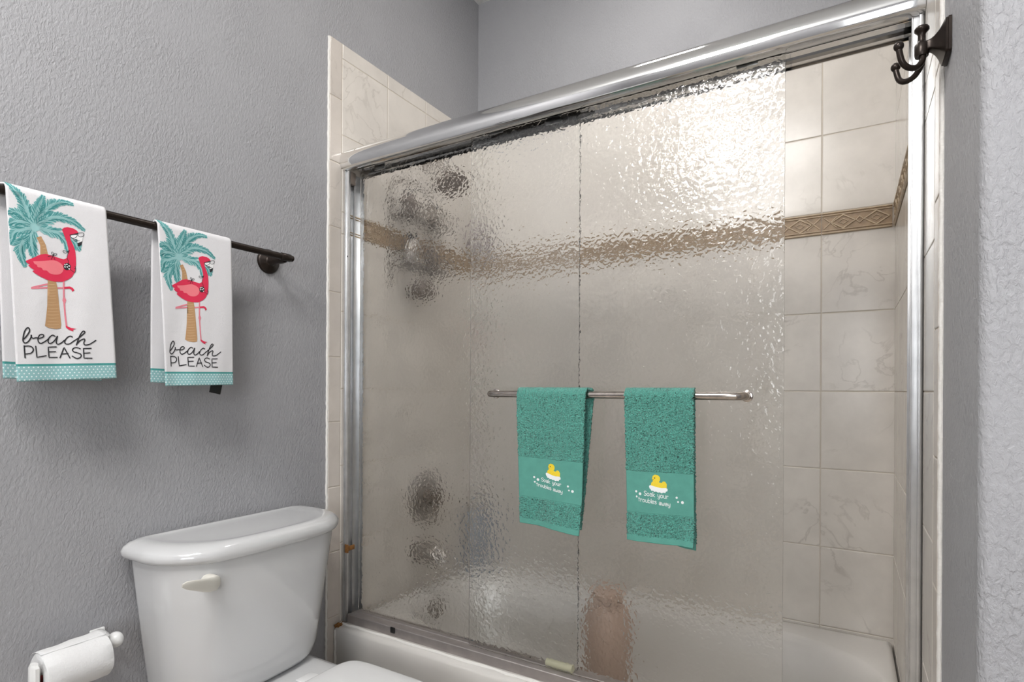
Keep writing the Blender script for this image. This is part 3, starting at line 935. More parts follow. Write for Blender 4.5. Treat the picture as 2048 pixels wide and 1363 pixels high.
def sqr_ring(x, h, cy_=hy, cz_=hz, rc=0.15):
    pts = []
    r_ = h * rc
    for (sy, sz, a0_) in ((1, 1, 0), (-1, 1, PI / 2), (-1, -1, PI), (1, -1, 1.5 * PI)):
        for k in range(4):
            a = a0_ + k * PI / 6
            pts.append((x, cy_ + sy * (h - r_) + r_ * math.cos(a), cz_ + sz * (h - r_) + r_ * math.sin(a)))
    return pts


rings = [sqr_ring(XR - 0.0003, 0.0265), sqr_ring(XR - 0.004, 0.0265), sqr_ring(XR - 0.0048, 0.0255)]
for t in [i / 10 for i in range(1, 11)]:
    h = 0.0245 * (1 - t) ** 2.2 + 0.0068
    rings.append(sqr_ring(XR - 0.005 - 0.024 * t, h, rc=0.3))
MB().loft(rings).build('wall_plate', M_BRONZE, hk, smooth=40)
nx = XR - 0.034
b = MB().lathe((nx, hy, hz - 0.014), (0, 0, 1), [(0.0085, 0), (0.0095, 0.004), (0.0095, 0.018), (0.0065, 0.021), (0.0052, 0.024), (0.0050, 0.034), (0.0070, 0.037), (0.0098, 0.040), (0.0098, 0.043), (0.0080, 0.0455)], 24)
b.build('top_post', M_BRONZE, hk, smooth=45)
for sy, bz in ((-1, 0.0), (1, -0.002)):
    P_ = [(nx + 0.001, hy + sy * 0.002, hz - 0.012), (nx, hy + sy * 0.006, hz - 0.024), (nx - 0.008, hy + sy * 0.014, hz - 0.035), (nx - 0.019, hy + sy * 0.023, hz - 0.036), (nx - 0.027, hy + sy * 0.029, hz - 0.028), (nx - 0.031, hy + sy * 0.032, hz - 0.010)]
    b = MB().tube(catmull(P_, 6), 0.0043, 14)
    b.sphere((nx - 0.0312, hy + sy * 0.0322, hz - 0.0055), 0.0070, 18)
    b.build('prong', M_BRONZE, hk, smooth='all')


# ------------------------------------------------------------------ towels
class Drape:
    """cloth folded over a bar: front flap, bend, back flap. lat = lateral axis ('y' or 'x'), sign = outward direction"""
    def __init__(s, lat, sign, bar, R, front, zf, back, zb, flare=(0.006, 0.010), wave=0.002, seed=0.0):
        s.lat, s.sign, s.bar, s.R = lat, sign, bar, R
        s.fr, s.zf, s.bk, s.zb, s.flare, s.wave, s.seed = front, zf, back, zb, flare, wave, seed
        s.extra = None

    def pt(s, side, u, t, off=0.0):
        tl, tr, bl, br = s.fr if side == 0 else s.bk
        z0, z1 = s.zf if side == 0 else s.zb
        bn, bz = s.bar
        te = min(1.0, t)
        lat = (tl + (tr - tl) * u) * (1 - te) + (bl + (br - bl) * u) * te
        R = s.R + off
        ztop = bz + R
        zbot = z0 + (z1 - z0) * u
        z = ztop + (zbot - ztop) * t
        zr = z - bz
        if zr > 0:
            n = math.sqrt(max(0.0, R * R - zr * zr))
        else:
            k = min(1.0, -zr / 0.08)
            n = R + s.flare[side] * te + s.wave * k * (math.sin(u * 7.0 + s.seed + t * 2.0) * (0.35 + 0.65 * te) + 0.5 * math.sin(u * 15 + 2 * s.seed + t * 5) * te)
            if s.extra: n += s.extra(side, u, t)
        if side == 1: n = -n
        n = bn + s.sign * n
        return (n, lat, z) if s.lat == 'y' else (lat, n, z)


def tlist(d, side, dense):
    """row parameters from the top of the bend to the hem"""
    z0, z1 = d.zf if side == 0 else d.zb
    H = d.bar[1] + d.R - (z0 + z1) / 2
    out = [d.R * (1 - math.cos(a)) / H for a in [i * PI / 16 for i in range(0, 9)]]
    rest = 1 - out[-1]
    n = max(8, int(rest * H / dense))
    out += [out[-1] + rest * (i + 1) / n for i in range(n)]
    return out


def catm2(l, n=5):
    return [(p.x, p.y) for p in catmull([(a, b, 0) for a, b in l], n)]


class Print:
    """flat artwork in millimetres (a across, b down), laid on the front flap of a Drape as thin print layers"""
    def __init__(s, d, W, L, sx=1.0):
        s.d, s.W, s.L = d, W, L
        s.v, s.f, s.mi = [], [], []

    def P(s, a, b, layer):
        return s.d.pt(0, a / s.W, b / s.L, s.base + 0.00008 * layer)

    def poly(s, pts, mi, layer, grid=5.0):
        pts = [(max(0.6, min(s.W - 0.6, a)), b) for a, b in pts]
        n = len(pts)
        x0, x1 = min(p[0] for p in pts), max(p[0] for p in pts)
        y0, y1 = min(p[1] for p in pts), max(p[1] for p in pts)
        co = [Vector(p) for p in pts]
        gx = int((x1 - x0) / grid) + 1
        gy = int((y1 - y0) / grid) + 1
        for i in range(1, gx + 1):
            for j in range(1, gy + 1):
                co.append(Vector((x0 + (i - 0.5) * (x1 - x0) / gx, y0 + (j - 0.5) * (y1 - y0) / gy)))
        r_ = delaunay_2d_cdt(co, [], [list(range(n))], 1, 1e-5)
        b = len(s.v)
        s.v += [s.P(p.x, p.y, layer) for p in r_[0]]
        for fc in r_[2]:
            s.f.append(tuple(b + i for i in fc)); s.mi.append(mi)

    def stroke(s, pts, w, mi, layer, taper=None, smooth=True, caps=True):
        if smooth and len(pts) > 2: pts = catm2(pts, 6)
        else:
            q = []
            for i in range(len(pts) - 1):
                (ax, ay), (bx_, by_) = pts[i], pts[i + 1]
                n = max(1, int(math.hypot(bx_ - ax, by_ - ay) / 3))
                q += [(ax + (bx_ - ax) * k / n, ay + (by_ - ay) * k / n) for k in range(n)]
            pts = q + [pts[-1]]
        n = len(pts)
        b = len(s.v)
        for i, p in enumerate(pts):
            pa, pb = pts[max(i - 1, 0)], pts[min(i + 1, n - 1)]
            dx, dy = pb[0] - pa[0], pb[1] - pa[1]
            l = math.hypot(dx, dy) or 1
            hw = w / 2 * (taper(i / (n - 1)) if taper else 1)
            nx_, ny_ = -dy / l * hw, dx / l * hw
            for sg in (1, -1):
                a = max(0.5, min(s.W - 0.5, p[0] + sg * nx_))
                s.v.append(s.P(a, p[1] + sg * ny_, layer))
        for i in range(n - 1):
            s.f.append((b + 2 * i, b + 2 * i + 1, b + 2 * i + 3, b + 2 * i + 2)); s.mi.append(mi)
        if caps:
            for e in (pts[0], pts[-1]):
                if not taper: s.disc(e, w / 2, mi, layer, 8)

    def disc(s, c, r_, mi, layer, n=14, sy=1.0):
        b = len(s.v)
        for k in range(n):
            s.v.append(s.P(c[0] + r_ * math.cos(2 * PI * k / n), c[1] + sy * r_ * math.sin(2 * PI * k / n), layer))
        s.f.append(tuple(range(b, b + n))); s.mi.append(mi)


ART = {
 'trunk': [[(42.5,92.9),(50.0,88.9),(56.7,103.6),(59.6,120.9),(58.3,133.5),(46.9,124.7),(47.7,106.9),(44.5,96.9)],[(56.9,166.5),(69.8,164.9),(72.4,181.9),(74.0,219.7),(75.4,252.7),(74.1,259.9),(66.7,261.8),(53.6,260.1),(48.2,256.4),(50.6,241.6),(53.6,218.2)]],
 'trunklines': [[(55.5,177.5),(62.7,177.4),(70.7,175.5)],[(55.2,183.0),(62.4,182.9),(70.4,181.1)],[(55.0,188.5),(62.2,188.4),(70.2,186.6)],[(54.7,194.0),(61.9,193.9),(69.9,192.1)],[(54.5,199.4),(61.6,199.4),(69.7,197.7)],[(54.2,204.9),(61.4,204.9),(69.4,203.2)],[(53.9,211.1),(61.1,211.1),(69.1,209.5)],[(53.7,216.6),(60.9,216.6),(73.6,214.7)],[(53.4,223.6),(60.5,223.7),(73.2,221.8)],[(53.1,229.1),(60.3,229.2),(73.0,227.3)],[(52.8,235.3),(60.0,235.4),(72.7,233.7)],[(52.5,241.5),(59.7,241.7),(72.4,240.0)],[(52.3,247.7),(59.4,247.9),(72.1,246.3)],[(52.0,253.9),(59.1,254.2),(71.8,252.6)],[(51.8,258.6),(58.9,258.9),(71.6,257.4)],[(46.0,95.8),(52.7,93.3)],[(47.8,101.1),(54.4,98.7)],[(49.6,106.4),(56.0,104.1)],[(51.4,111.8),(57.7,109.5)],[(53.2,117.1),(59.4,114.9)]],
 'leg': [[(57.4,177.0),(43.0,182.3),(30.2,187.3),(29.5,188.4),(41.5,186.5),(57.1,183.9),(70.3,183.0),(83.9,181.0)],[(83.9,166.4),(82.6,199.9),(83.2,205.4),(82.5,211.1),(83.0,234.9),(84.2,257.1)]],
 'knee': [[(81.0,200.4),(84.6,200.1),(86.3,204.7),(84.6,210.6),(81.4,210.8),(79.8,205.7)]],
 'foot': [[(84.0,179.1),(93.7,177.1),(98.4,179.4),(101.0,183.7),(96.9,187.3),(95.9,182.9),(92.1,181.4),(83.8,183.1)],[(82.9,254.3),(91.2,258.3),(100.2,259.9),(94.5,261.7),(94.6,265.4),(86.9,261.7),(82.8,257.5)]],
 'body': [[(22.7,139.7),(33.6,132.8),(46.9,123.8),(55.9,120.9),(64.8,121.8),(76.7,124.5),(85.9,125.8),(91.5,122.2),(94.3,113.5),(94.8,102.5),(93.0,91.8),(89.5,81.5),(86.8,72.9),(85.5,68.7),(88.8,64.4),(95.2,61.8),(104.7,61.8),(110.9,64.6),(114.3,69.1),(104.1,73.7),(99.2,76.4),(98.7,80.7),(100.3,86.9),(103.8,95.4),(106.5,106.0),(107.0,118.9),(106.3,133.7),(103.8,147.0),(98.5,157.7),(90.3,165.1),(80.8,169.9),(68.5,171.3),(56.6,170.1),(45.1,165.3),(36.6,160.3),(32.5,156.4),(36.2,154.6),(29.9,150.7),(26.6,146.9),(29.5,145.6),(24.7,142.8)]],
 'wing': [[(34.8,138.4),(47.9,135.9),(61.3,132.2),(70.4,130.8),(79.4,134.0),(84.5,140.5),(83.2,149.7),(76.8,156.0),(67.6,158.0),(60.2,156.3),(55.9,152.4),(50.0,152.4),(47.3,148.3),(41.5,148.3),(40.2,144.1),(36.7,142.8)]],
 'face': [[(99.5,77.5),(112.1,72.9),(120.9,75.7),(120.0,84.2),(111.3,90.1),(110.9,81.2),(103.5,85.4)]],
 'beak': [[(111.0,89.6),(114.7,87.6),(119.2,84.4),(118.2,91.1),(114.3,95.5),(111.1,95.7)]],
 'black': [[(98.9,76.7),(104.1,74.0),(110.8,73.1),(109.6,78.3),(104.5,81.3),(100.3,80.6),(98.9,76.7)],[(112.3,70.2),(117.2,68.0),(122.5,67.5),(122.2,73.2),(117.6,76.3),(113.3,75.2),(112.3,70.2)],[(98.4,76.6),(112.3,70.2)],[(99.8,79.6),(106.7,86.6),(114.8,84.6)],[(103.7,82.6),(111.6,83.9)],[(95.3,108.2),(89.6,113.4),(85.3,111.3),(86.7,108.9),(92.9,109.7),(96.2,106.8),(93.5,113.7),(91.6,121.3),(93.6,128.3),(93.7,133.7)],[(95.7,143.5),(100.6,147.4),(104.0,148.4),(105.3,141.2),(104.3,136.2)],[(102.8,141.6),(105.1,140.4)],[(68.2,121.8),(65.2,118.2),(66.8,115.4),(68.7,117.6),(68.2,121.8),(71.0,117.3),(74.0,117.7),(72.7,120.6),(68.2,121.8),(59.4,125.4)],[(68.2,121.8),(64.4,129.9)],[(68.2,121.8),(70.7,129.5)]],
 'cup': [[(97.1,138.4),(96.0,142.1),(93.4,145.0),(90.0,146.2),(86.9,145.4),(84.9,142.8),(84.6,139.2),(86.0,135.6),(88.9,133.0),(92.3,132.2),(95.2,133.5),(96.9,136.4)]],
 'cupdots': [(87.1,140.5),(90.6,135.1),(91.0,139.9),(94.0,143.2),(87.4,136.4),(94.4,137.6)],
 'frond': [[(41.2,74.8),(34.1,57.0),(24.0,29.8),(11.0,10.7),(2.9,2.6)],[(41.2,74.8),(44.4,51.3),(51.1,30.4),(57.1,13.0)],[(41.2,74.8),(54.9,45.5),(70.7,25.8),(89.5,15.0),(105.3,14.0)],[(41.2,74.8),(58.8,56.2),(80.4,46.2),(103.7,48.5),(122.9,59.4)],[(41.2,74.8),(58.0,75.0),(75.9,76.9),(89.2,88.9),(94.6,108.0)],[(88.1,80.0),(102.0,84.7),(114.0,101.1)],[(41.2,74.8),(33.8,95.4),(34.5,112.7),(37.3,130.5)],[(41.2,74.8),(26.7,96.7),(16.0,117.5),(20.9,147.7)],[(41.2,74.8),(25.9,81.3),(10.3,89.5),(1.3,109.8)],[(41.2,74.8),(25.1,69.3),(11.2,70.5),(0.9,76.0)],[(41.2,74.8),(28.2,61.8),(16.0,54.1),(1.7,56.4)]],
 'script': [[(13.4,282.6),(18.9,275.2),(22.7,267.5),(21.9,262.4),(18.8,262.6),(14.8,269.4),(12.3,280.0),(12.0,286.7),(15.2,289.9),(20.2,286.5),(24.2,279.6),(25.3,274.7),(24.7,277.8),(27.3,280.7),(32.3,279.6),(37.3,280.4),(42.5,278.7),(45.2,275.6),(42.8,272.9),(38.2,274.6),(35.4,280.8),(35.8,286.9),(39.5,289.9),(46.0,286.6),(52.7,281.0)],[(64.1,275.7),(59.6,273.8),(54.1,278.7),(51.8,285.7),(53.9,289.5),(58.9,287.9),(64.5,281.5),(68.1,275.1),(66.5,281.4),(65.5,287.7),(68.0,290.8),(73.5,288.3),(79.1,282.7)],[(92.2,276.2),(89.1,274.4),(83.5,277.8),(79.4,285.0),(80.9,289.7),(87.0,289.6),(94.2,283.9),(102.9,277.2),(110.3,270.5),(113.8,266.3),(112.7,263.9),(109.8,264.8),(105.2,272.3),(101.2,282.1),(98.0,291.5)],[(98.5,290.2),(104.7,282.8),(111.3,279.4),(113.0,281.4),(110.9,286.7),(112.4,291.2),(120.8,289.7),(132.9,281.5)]],
 'caps': [[(13.1,294.9),(13.4,316.7)],[(13.1,295.7),(20.5,295.1),(25.5,297.7),(26.9,302.3),(24.2,307.1),(19.8,309.1),(13.7,309.9)],[(31.0,295.4),(32.0,315.9),(47.4,312.8)],[(65.1,295.9),(51.7,296.6),(52.1,315.9),(65.5,315.9)],[(52.2,305.5),(63.4,305.0)],[(70.2,316.7),(77.8,296.6),(86.0,317.2)],[(73.2,309.6),(83.4,308.3)],[(104.0,298.9),(97.7,296.6),(92.8,298.3),(91.0,301.8),(93.2,305.2),(98.6,307.0),(103.5,309.1),(105.0,312.7),(102.4,316.7),(96.7,318.0),(90.0,313.5)],[(123.3,297.9),(109.6,298.4),(109.4,317.5),(123.8,317.9)],[(109.6,307.8),(120.7,306.9)]],
}


# material slots of a beach towel
TM = [M_COTTON, M_PALM, M_PALMD, M_TRUNK, M_TRUNKL, M_RED, M_WING, M_PINK, M_INK, M_WHITE]


def frond(pr, spine, rnd):
    sp_ = catm2(spine, 8)
    n = len(sp_)
    tot = sum(math.hypot(sp_[i + 1][0] - sp_[i][0], sp_[i + 1][1] - sp_[i][1]) for i in range(n - 1))
    pr.stroke(spine, 5.0 if tot > 30 else 2.2, 1, 1, taper=lambda t: 1.0 - 0.85 * t)
    d_ = 0.0
    nxt = 4.0
    k = 0
    for i in range(n - 1):
        (ax, ay), (bx_, by_) = sp_[i], sp_[i + 1]
        l = math.hypot(bx_ - ax, by_ - ay)
        while nxt < d_ + l:
            q = (nxt - d_) / l
            px, py = ax + (bx_ - ax) * q, ay + (by_ - ay) * q
            ux, uy = (bx_ - ax) / l, (by_ - ay) / l
            t = nxt / tot
            for sg in (1, -1):
                ln = min(tot * 0.42, 17.0) * (0.45 + 1.1 * math.sin(PI * min(1, 0.16 + t * 0.80)) * 0.75) * rnd.uniform(0.85, 1.12) * (1 - 0.45 * t)
                an = math.radians(38 + rnd.uniform(-7, 7) - 12 * t) * sg
                vx, vy = ux * math.cos(an) - uy * math.sin(an), ux * math.sin(an) + uy * math.cos(an)
                ex, ey = px + vx * ln, py + vy * ln + 0.06 * ln
                mx_, my_ = px + vx * ln * 0.5 + ux * ln * 0.06, py + vy * ln * 0.5 + uy * ln * 0.06
                if min(px, ex) < 1.2: ex = max(ex, 1.2)
                pr.stroke([(px, py), (mx_, my_), (ex, ey)], 4.0, 1, 2, taper=lambda x: 0.35 + 0.95 * math.sin(PI * min(1, x * 0.9 + 0.05)) * (1 - 0.3 * x), caps=False)
                if (k + (sg > 0)) % 2 == 0 or t > 0.25:
                    s0 = 0.30
                    pr.stroke([(px + vx * ln * s0, py + vy * ln * s0), (mx_ + vx * ln * 0.14, my_ + vy * ln * 0.14), (ex, ey)], 1.2, 2, 3, taper=lambda x: 0.25 + 0.9 * math.sin(PI * min(1, x * 0.85 + 0.12)), caps=False)
            k += 1
            nxt += 2.9
        d_ += l


def build_art(pr):
    rnd = random.Random(5)
    A = ART
    for fr_ in A['frond']: frond(pr, fr_, rnd)
    pr.disc(A['frond'][0][0], 7.0, 1, 3.6, 16)
    for l in A['leg'][:1]: pr.stroke(l, 3.0, 7, 4, smooth=False)
    pr.poly(A['trunk'][0], 3, 4); pr.poly(A['trunk'][1], 3, 5)
    for l in A['trunklines']: pr.stroke(l, 0.55, 4, 6, taper=lambda x: 0.4 + 0.8 * math.sin(PI * x))
    pr.stroke(A['leg'][1], 2.9, 7, 5, smooth=False)
    pr.poly(A['knee'][0], 7, 5.5)
    for l in A['foot']: pr.poly(l, 5, 6)
    pr.poly(A['body'][0], 5, 7)
    pr.poly(catm2(A['wing'][0] + [A['wing'][0][0]], 3)[:-1], 6, 8)
    pr.poly(A['face'][0], 9, 8); pr.poly(A['beak'][0], 8, 9)
    for i, l in enumerate(A['black']): pr.stroke(l, 0.85 if i > 4 else 0.95, 8, 10, smooth=(i not in (2, 3, 4)))
    pr.poly(A['cup'][0], 8, 11)
    for p in A['cupdots']: pr.disc(p, 1.35, 9, 12, 10)
    for l in A['script']: pr.stroke(l, 2.05, 8, 9)
    for i, l in enumerate(A['caps']): pr.stroke(l, 2.0, 8, 9, smooth=(i in (1, 7)))


def cloth_mesh(name, d, mats, dense_u, dense_t, W, thick, mi_fn=None, rough=0.0, pr=None, skip=None, only=None, parent=None, uv=True, tex=None):
    """builds the draped sheet; skip/only = test(side, t) on faces"""
    nu = max(6, int(W / dense_u))
    tf, tb2 = tlist(d, 0, dense_t), tlist(d, 1, dense_t)
    rows_ = [(0, t) for t in tf[::-1]] + [(1, t) for t in tb2[1:]]
    v, uvs = [], []
    for (sd, t) in rows_:
        zb_ = d.zf if sd == 0 else d.zb
        Ln = d.bar[1] + d.R - sum(zb_) / 2
        for i in range(nu + 1):
            u = i / nu
            p = d.pt(sd, u, t)
            if rough and (tex is None or tex(sd, t)):
                q = rng.normal(0, rough, 3)
                ed = rng.normal(0, rough * 0.6)
                p = (p[0] + q[0], p[1] + q[1], p[2] + q[2] * 0.5)
            v.append(p)
            uvs.append((u * W, (1 - t) * Ln))
    f, mi = [], []
    for r_ in range(len(rows_) - 1):
        sd = rows_[r_ + 1][0]
        tm = (rows_[r_][1] + rows_[r_ + 1][1]) / 2
        if skip and skip(sd, tm): continue
        if only and not only(sd, tm): continue
        for i in range(nu):
            a = r_ * (nu + 1) + i
            f.append((a, a + 1, a + nu + 2, a + nu + 1))
            mi.append(mi_fn(sd, tm) if mi_fn else 0)
    used = sorted(set(i for q in f for i in q))
    mp = {o: n for n, o in enumerate(used)}
    v = [v[i] for i in used]; uvs = [uvs[i] for i in used]
    f = [tuple(mp[i] for i in q) for q in f]
    # thickness: explicit second layer along vertex normals
    me0 = bpy.data.meshes.new('tmp'); me0.from_pydata(v, [], f); me0.update()
    nr = [tuple(x.vector) for x in me0.vertex_normals]
    cnt = {}
    for q in f:
        for i in range(4):
            e = (q[i], q[(i + 1) % 4]); k = (min(e), max(e))
            cnt.setdefault(k, []).append(e)
    n0 = len(v)
    va = [tuple(p[k] + nr[i][k] * thick / 2 for k in range(3)) for i, p in enumerate(v)]
    vb = [tuple(p[k] - nr[i][k] * thick / 2 for k in range(3)) for i, p in enumerate(v)]
    F = [q for q in f] + [tuple(n0 + i for i in q[::-1]) for q in f]
    MI = mi + mi
    for es in cnt.values():
        if len(es) == 1:
            a, b = es[0]
            F.append((b, a, n0 + a, n0 + b)); MI.append(mi[0] if not mi_fn else 0)
    V = va + vb
    UV = uvs + uvs
    bpy.data.meshes.remove(me0)
    if pr:
        k = len(V)
        V += pr.v; UV += [(0.05, 0.2)] * len(pr.v)
        F += [tuple(k + i for i in q) for q in pr.f]
        MI += pr.mi
    me = bpy.data.meshes.new(name)
    me.from_pydata(V, [], F)
    me.polygons.foreach_set('material_index', MI)
    if uv:
        ul = me.uv_layers.new(name='cloth')
        li = np.zeros(len(me.loops), dtype=np.int32); me.loops.foreach_get('vertex_index', li)
        ul.data.foreach_set('uv', np.array(UV, dtype=np.float32)[li].ravel())
    return link(name, me, mats, parent, 'all')


beach = [
    dict(front=(0.4205, 0.5855, 0.4365, 0.6035), zf=(1.1600, 1.1700), back=(0.4150, 0.5800, 0.4310, 0.5960), zb=(1.1665, 1.1650), seed=0.4,
         label='white beach towel with palm and flamingo print, left of the pair on the bronze bar'),
    dict(front=(0.6890, 0.8665, 0.7061, 0.8710), zf=(1.1545, 1.1590), back=(0.6900, 0.8600, 0.6945, 0.8610), zb=(1.1630, 1.1580), seed=2.1,
         label='white beach towel with palm and flamingo print, right of the pair, black tag showing below'),
]
for i, q in enumerate(beach):
    d = Drape('y', 1, (BX, BZL), 0.0125, q['front'], q['zf'], q['back'], q['zb'], flare=(0.008, 0.012), wave=0.0022, seed=q['seed'])
    pr = Print(d, 168.0, 360.0)
    pr.base = 0.0019
    build_art(pr)
    o = cloth_mesh('beach_towel', d, TM, 0.0035, 0.0035, 0.168, 0.0034, rough=0.0, pr=pr)
    tag(o, q['label'], 'towel', 'printed beach towels on the bronze bar')
    if i == 1:
        lb = MB().box((0.086, 0.819, 1.1370), (0.0885, 0.848, 1.176), 0.0008, rot=Matrix.Rotation(math.radians(-12), 4, 'X'))
        tag(lb.build('care_tag', M_BLACK, o), 'black tag under the hem')

# hand towels on the door rail: letters drawn as single strokes
GL = {
    'S': [[(4.2, -6.2), (2.4, -7.2), (0.6, -6.0), (1.2, -4.2), (3.4, -3.2), (4.0, -1.4), (2.2, 0), (0.3, -0.9)]],
    'o': [[(2, -4.6), (0.4, -3.4), (0.5, -1.0), (2, 0), (3.6, -1.0), (3.7, -3.4), (2, -4.6)]],
    'a': [[(0.6, -4.0), (2.2, -4.8), (3.6, -3.8), (3.7, 0)], [(3.6, -2.6), (1.4, -2.6), (0.4, -1.2), (1.6, 0), (3.6, -1.0)]],
    'k': [[(0.6, -7.2), (0.6, 0)], [(3.6, -4.6), (0.8, -2.2), (3.8, 0)]],
    'y': [[(0.4, -4.6), (0.8, -1.4), (2.2, -0.4), (3.6, -1.6)], [(3.8, -4.6), (3.6, 0.8), (2.2, 2.4), (0.6, 1.8)]],
    'u': [[(0.4, -4.6), (0.6, -1.2), (2, 0), (3.6, -1.2)], [(3.7, -4.6), (3.7, 0)]],
    'r': [[(0.6, -4.6), (0.6, 0)], [(0.7, -2.8), (1.8, -4.4), (3.4, -4.4)]],
    't': [[(1.8, -7.0), (1.8, 0)], [(0.0, -4.8), (3.6, -5.0)]],
    'b': [[(0.5, -7.2), (0.5, 0)], [(0.6, -3.4), (2.2, -4.6), (3.8, -3.2), (3.6, -0.9), (2.0, 0), (0.6, -1.0)]],
    'l': [[(0.8, -7.2), (0.8, 0)]],
    'e': [[(0.6, -2.4), (3.6, -2.6), (3.2, -4.2), (1.8, -4.7), (0.5, -3.2), (0.6, -1.0), (2.2, 0), (3.6, -0.8)]],
    's': [[(3.2, -4.2), (1.6, -4.8), (0.5, -3.8), (1.4, -2.7), (3.0, -2.2), (3.2, -0.8), (1.6, 0), (0.2, -0.6)]],
    'w': [[(0.2, -4.6), (0.6, -0.8), (1.5, -0.1), (2.4, -1.4), (2.5, -3.6), (2.6, -1.2), (3.6, -0.1), (4.6, -1.2), (4.9, -4.6)]],
}
ADV = {'w': 6.0, 'l': 1.9, 'r': 4.1, 't': 4.2, 's': 4.3, 'S': 5.0}


def write_text(pr, txt, a, b, scale, slope, w, mi, layer):
    x = 0.0
    for ch in txt:
        if ch == ' ':
            x += 3.4; continue
        for st_ in GL[ch]:
            pts = [(a + (x + px) * scale, b + py * scale + (x + px) * scale * slope) for px, py in st_]
            pr.stroke(pts, w, mi, layer, smooth=len(pts) > 3)
        x += ADV.get(ch, 4.9)


DUCK = [(490, 395), (500, 350), (525, 320), (508, 300), (512, 282), (520, 250), (550, 228), (590, 233), (618, 258), (620, 300), (602, 332), (640, 337), (662, 312), (690, 316), (710, 350), (707, 405), (640, 412), (560, 405)]
FOAM = [(468, 400), (482, 385), (520, 392), (560, 402), (600, 408), (640, 410), (700, 402), (720, 415), (718, 445), (695, 455), (690, 475), (660, 472), (640, 485), (612, 472), (590, 480), (565, 466), (540, 474), (522, 460), (500, 464), (490, 444), (475, 430)]
DOTS = [(283, 497, 16), (340, 525, 20), (290, 570, 14), (835, 525, 15), (852, 583, 13), (908, 585, 20)]
teal = [
    dict(front=(0.6950, 0.8885, 0.7110, 0.8815), zf=(0.8090, 0.7985), back=(0.7000, 0.8985, 0.7180, 0.8640), zb=(0.830, 0.800), seed=1.0, band=(0.507, 0.800), off=(16.0, 0.93, -5.0), tilt=0.085,
         label='teal hand towel with embroidered duck, left one on the glass door rail'),
    dict(front=(0.9869, 1.1440, 0.9974, 1.1500), zf=(0.8040, 0.8080), back=(0.9880, 1.1405, 1.0350, 1.1440), zb=(0.806, 0.7900), seed=3.6, band=(0.543, 0.815), off=(0.0, 1.0, 0.0), tilt=0.055,
         label='teal hand towel with embroidered duck, right one on the glass door rail'),
]
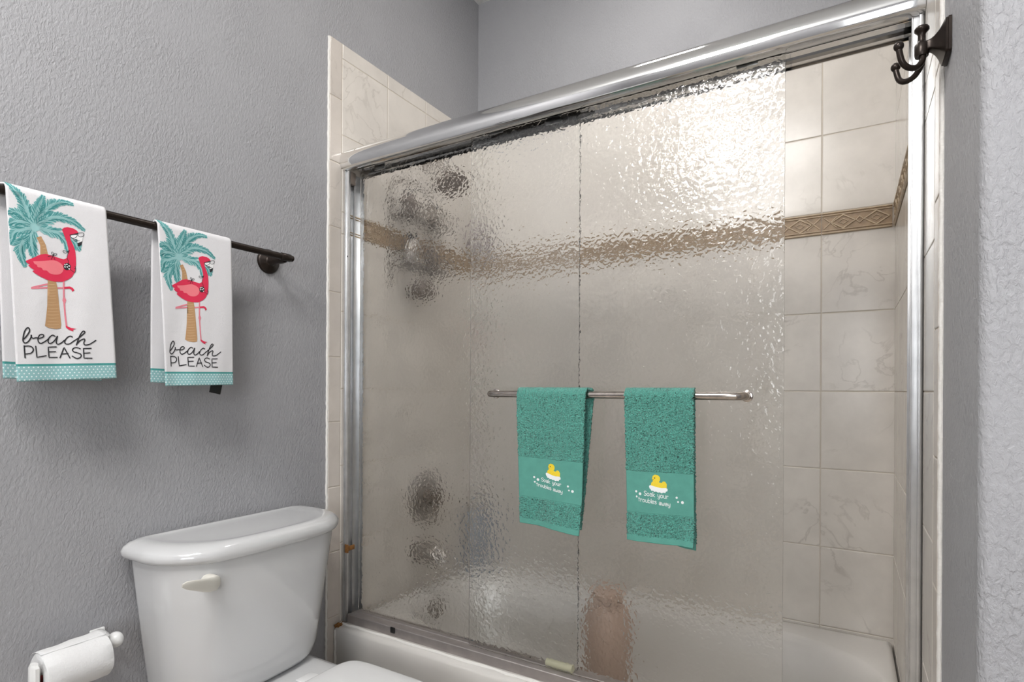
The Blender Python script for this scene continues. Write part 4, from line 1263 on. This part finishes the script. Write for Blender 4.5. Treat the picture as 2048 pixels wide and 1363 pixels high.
for i, q in enumerate(teal):
    d = Drape('x', -1, (BY, BZ), 0.0152, q['front'], q['zf'], q['back'], q['zb'], flare=(0.006, 0.004), wave=0.0030, seed=q['seed'])
    if i == 0:      # lower corner turned outwards, small fold at the hem
        d.extra = lambda side, u, t: (0.016 * max(0, (t - 0.72) / 0.28) ** 1.6 * max(0, (u - 0.30) / 0.7) - 0.004 * max(0, (t - 0.8) / 0.2) * math.exp(-((u - 0.45) / 0.12) ** 2)) if side == 0 else 0.0
    else:
        d.extra = lambda side, u, t: (0.010 * max(0, (t - 0.80) / 0.20) ** 1.5 * u) if side == 0 else 0.0
    W = 162.0
    Lm = 345.0
    pr = Print(d, W, Lm)
    pr.base = 0.0026
    ox, sc_, oy = q['off']
    px2mm = 1.15 / 6.817
    top_px = 920 - 777
    L_ = (d.bar[1] + d.R - sum(d.zf) / 2) * 1000
    kb = Lm / L_

    def T(p):
        a = ((p[0] / 6.817) + 1230 - 1250) * 1.15 + (0 if i else 12)
        b = ((p[1] / 6.817) + 920 - 777) * 1.075
        if i == 0:
            a = 17 + (a - 12) * 0.90; b = b - 6.5
        b += 5.5 + (a - 70) * q['tilt'] * (0.6 if i else 0.9)
        return (a * W / 156.0, b * kb)
    pr.poly([T(p) for p in DUCK], 1, 2, 4); pr.poly([T(p) for p in FOAM], 2, 3, 4)
    c = T((547, 277)); pr.disc(c, 1.5, 3, 4, 10)
    pr.stroke([T((512, 300)), T((535, 305))], 0.9, 3, 4)
    for x, y, r_ in DOTS: pr.disc(T((x, y)), r_ * px2mm * 0.98, 2, 3, 12)
    ta, tb3 = T((395, 540)), T((312, 630))
    write_text(pr, 'Soak your', ta[0], ta[1], 1.42 * (1 if i else 0.9), q['tilt'] + 0.01, 1.25, 2, 3)
    write_text(pr, 'troubles away', tb3[0], tb3[1], 1.34 * (1 if i else 0.9), q['tilt'] + 0.035, 1.2, 2, 3)
    b0, b1 = q['band']
    inb = lambda sd, t: sd == 0 and b0 < t < b1
    hem = lambda sd, t: t > 0.962
    o = cloth_mesh('hand_towel', d, [M_TERRY, M_WEAVE], 0.00135, 0.00135, 0.158, 0.0055, mi_fn=lambda sd, t: 1 if hem(sd, t) else 0, rough=0.00075, skip=inb, tex=lambda sd, t: not hem(sd, t) and not (sd == 0 and b0 - 0.004 < t < b1 + 0.004))
    tag(o, q['label'], 'towel', 'teal hand towels on the door rail')
    cloth_mesh('embroidered_band', d, [M_WEAVE, M_DUCK, M_THREAD, M_EYE], 0.003, 0.00135, 0.158, 0.0048, pr=pr, only=inb, parent=o)

# ------------------------------------------------------------------ lamp and vanity of the room (behind the camera)
lp = empty('ceiling_lamp', (0.79, -0.74, ZC))
tag(lp, 'three-globe bronze lamp hanging from the ceiling behind the camera', 'lamp')
b = MB().lathe((0.79, -0.74, ZC - 0.0005), (0, 0, -1), [(0.065, 0), (0.065, 0.010), (0.05, 0.024), (0.012, 0.030)], 32)
b.tube([(0.79, -0.74, ZC - 0.025), (0.79, -0.74, 2.60)], 0.008, 12)
b.tube([(0.62, -0.74, 2.60), (0.96, -0.74, 2.60)], 0.009, 12)
for xx in (0.62, 0.79, 0.96):
    b.lathe((xx, -0.74, 2.605), (0, 0, -1), [(0.012, 0), (0.030, 0.015), (0.030, 0.045)], 20)
b.build('lamp_frame', M_BRONZE, lp)
nt = M_BULB.node_tree.nodes['Principled BSDF']
RB = 0.068
nt.inputs['Emission Color'].default_value = (1.0, 0.98, 0.955, 1)
nt.inputs['Emission Strength'].default_value = BULB_W / (4 * PI * RB * RB * PI)
for xx in (0.62, 0.79, 0.96):
    MB().sphere((xx, -0.74, 2.52), RB, 32).build('globe', M_BULB, lp, smooth='all')
vn = empty('vanity_cabinet', (2.9, -0.6, 0.0))
tag(vn, 'brown wooden vanity cabinet with white top behind the camera', 'cabinet')
MB().box((2.62, -1.30, 0.0), (RX - 0.001, 0.10, 0.82), 0.004).build('cabinet_body', M_CAB, vn)
MB().box((2.60, -1.32, 0.8205), (RX - 0.001, 0.12, 0.86), 0.006).build('countertop', M_CHINA, vn)
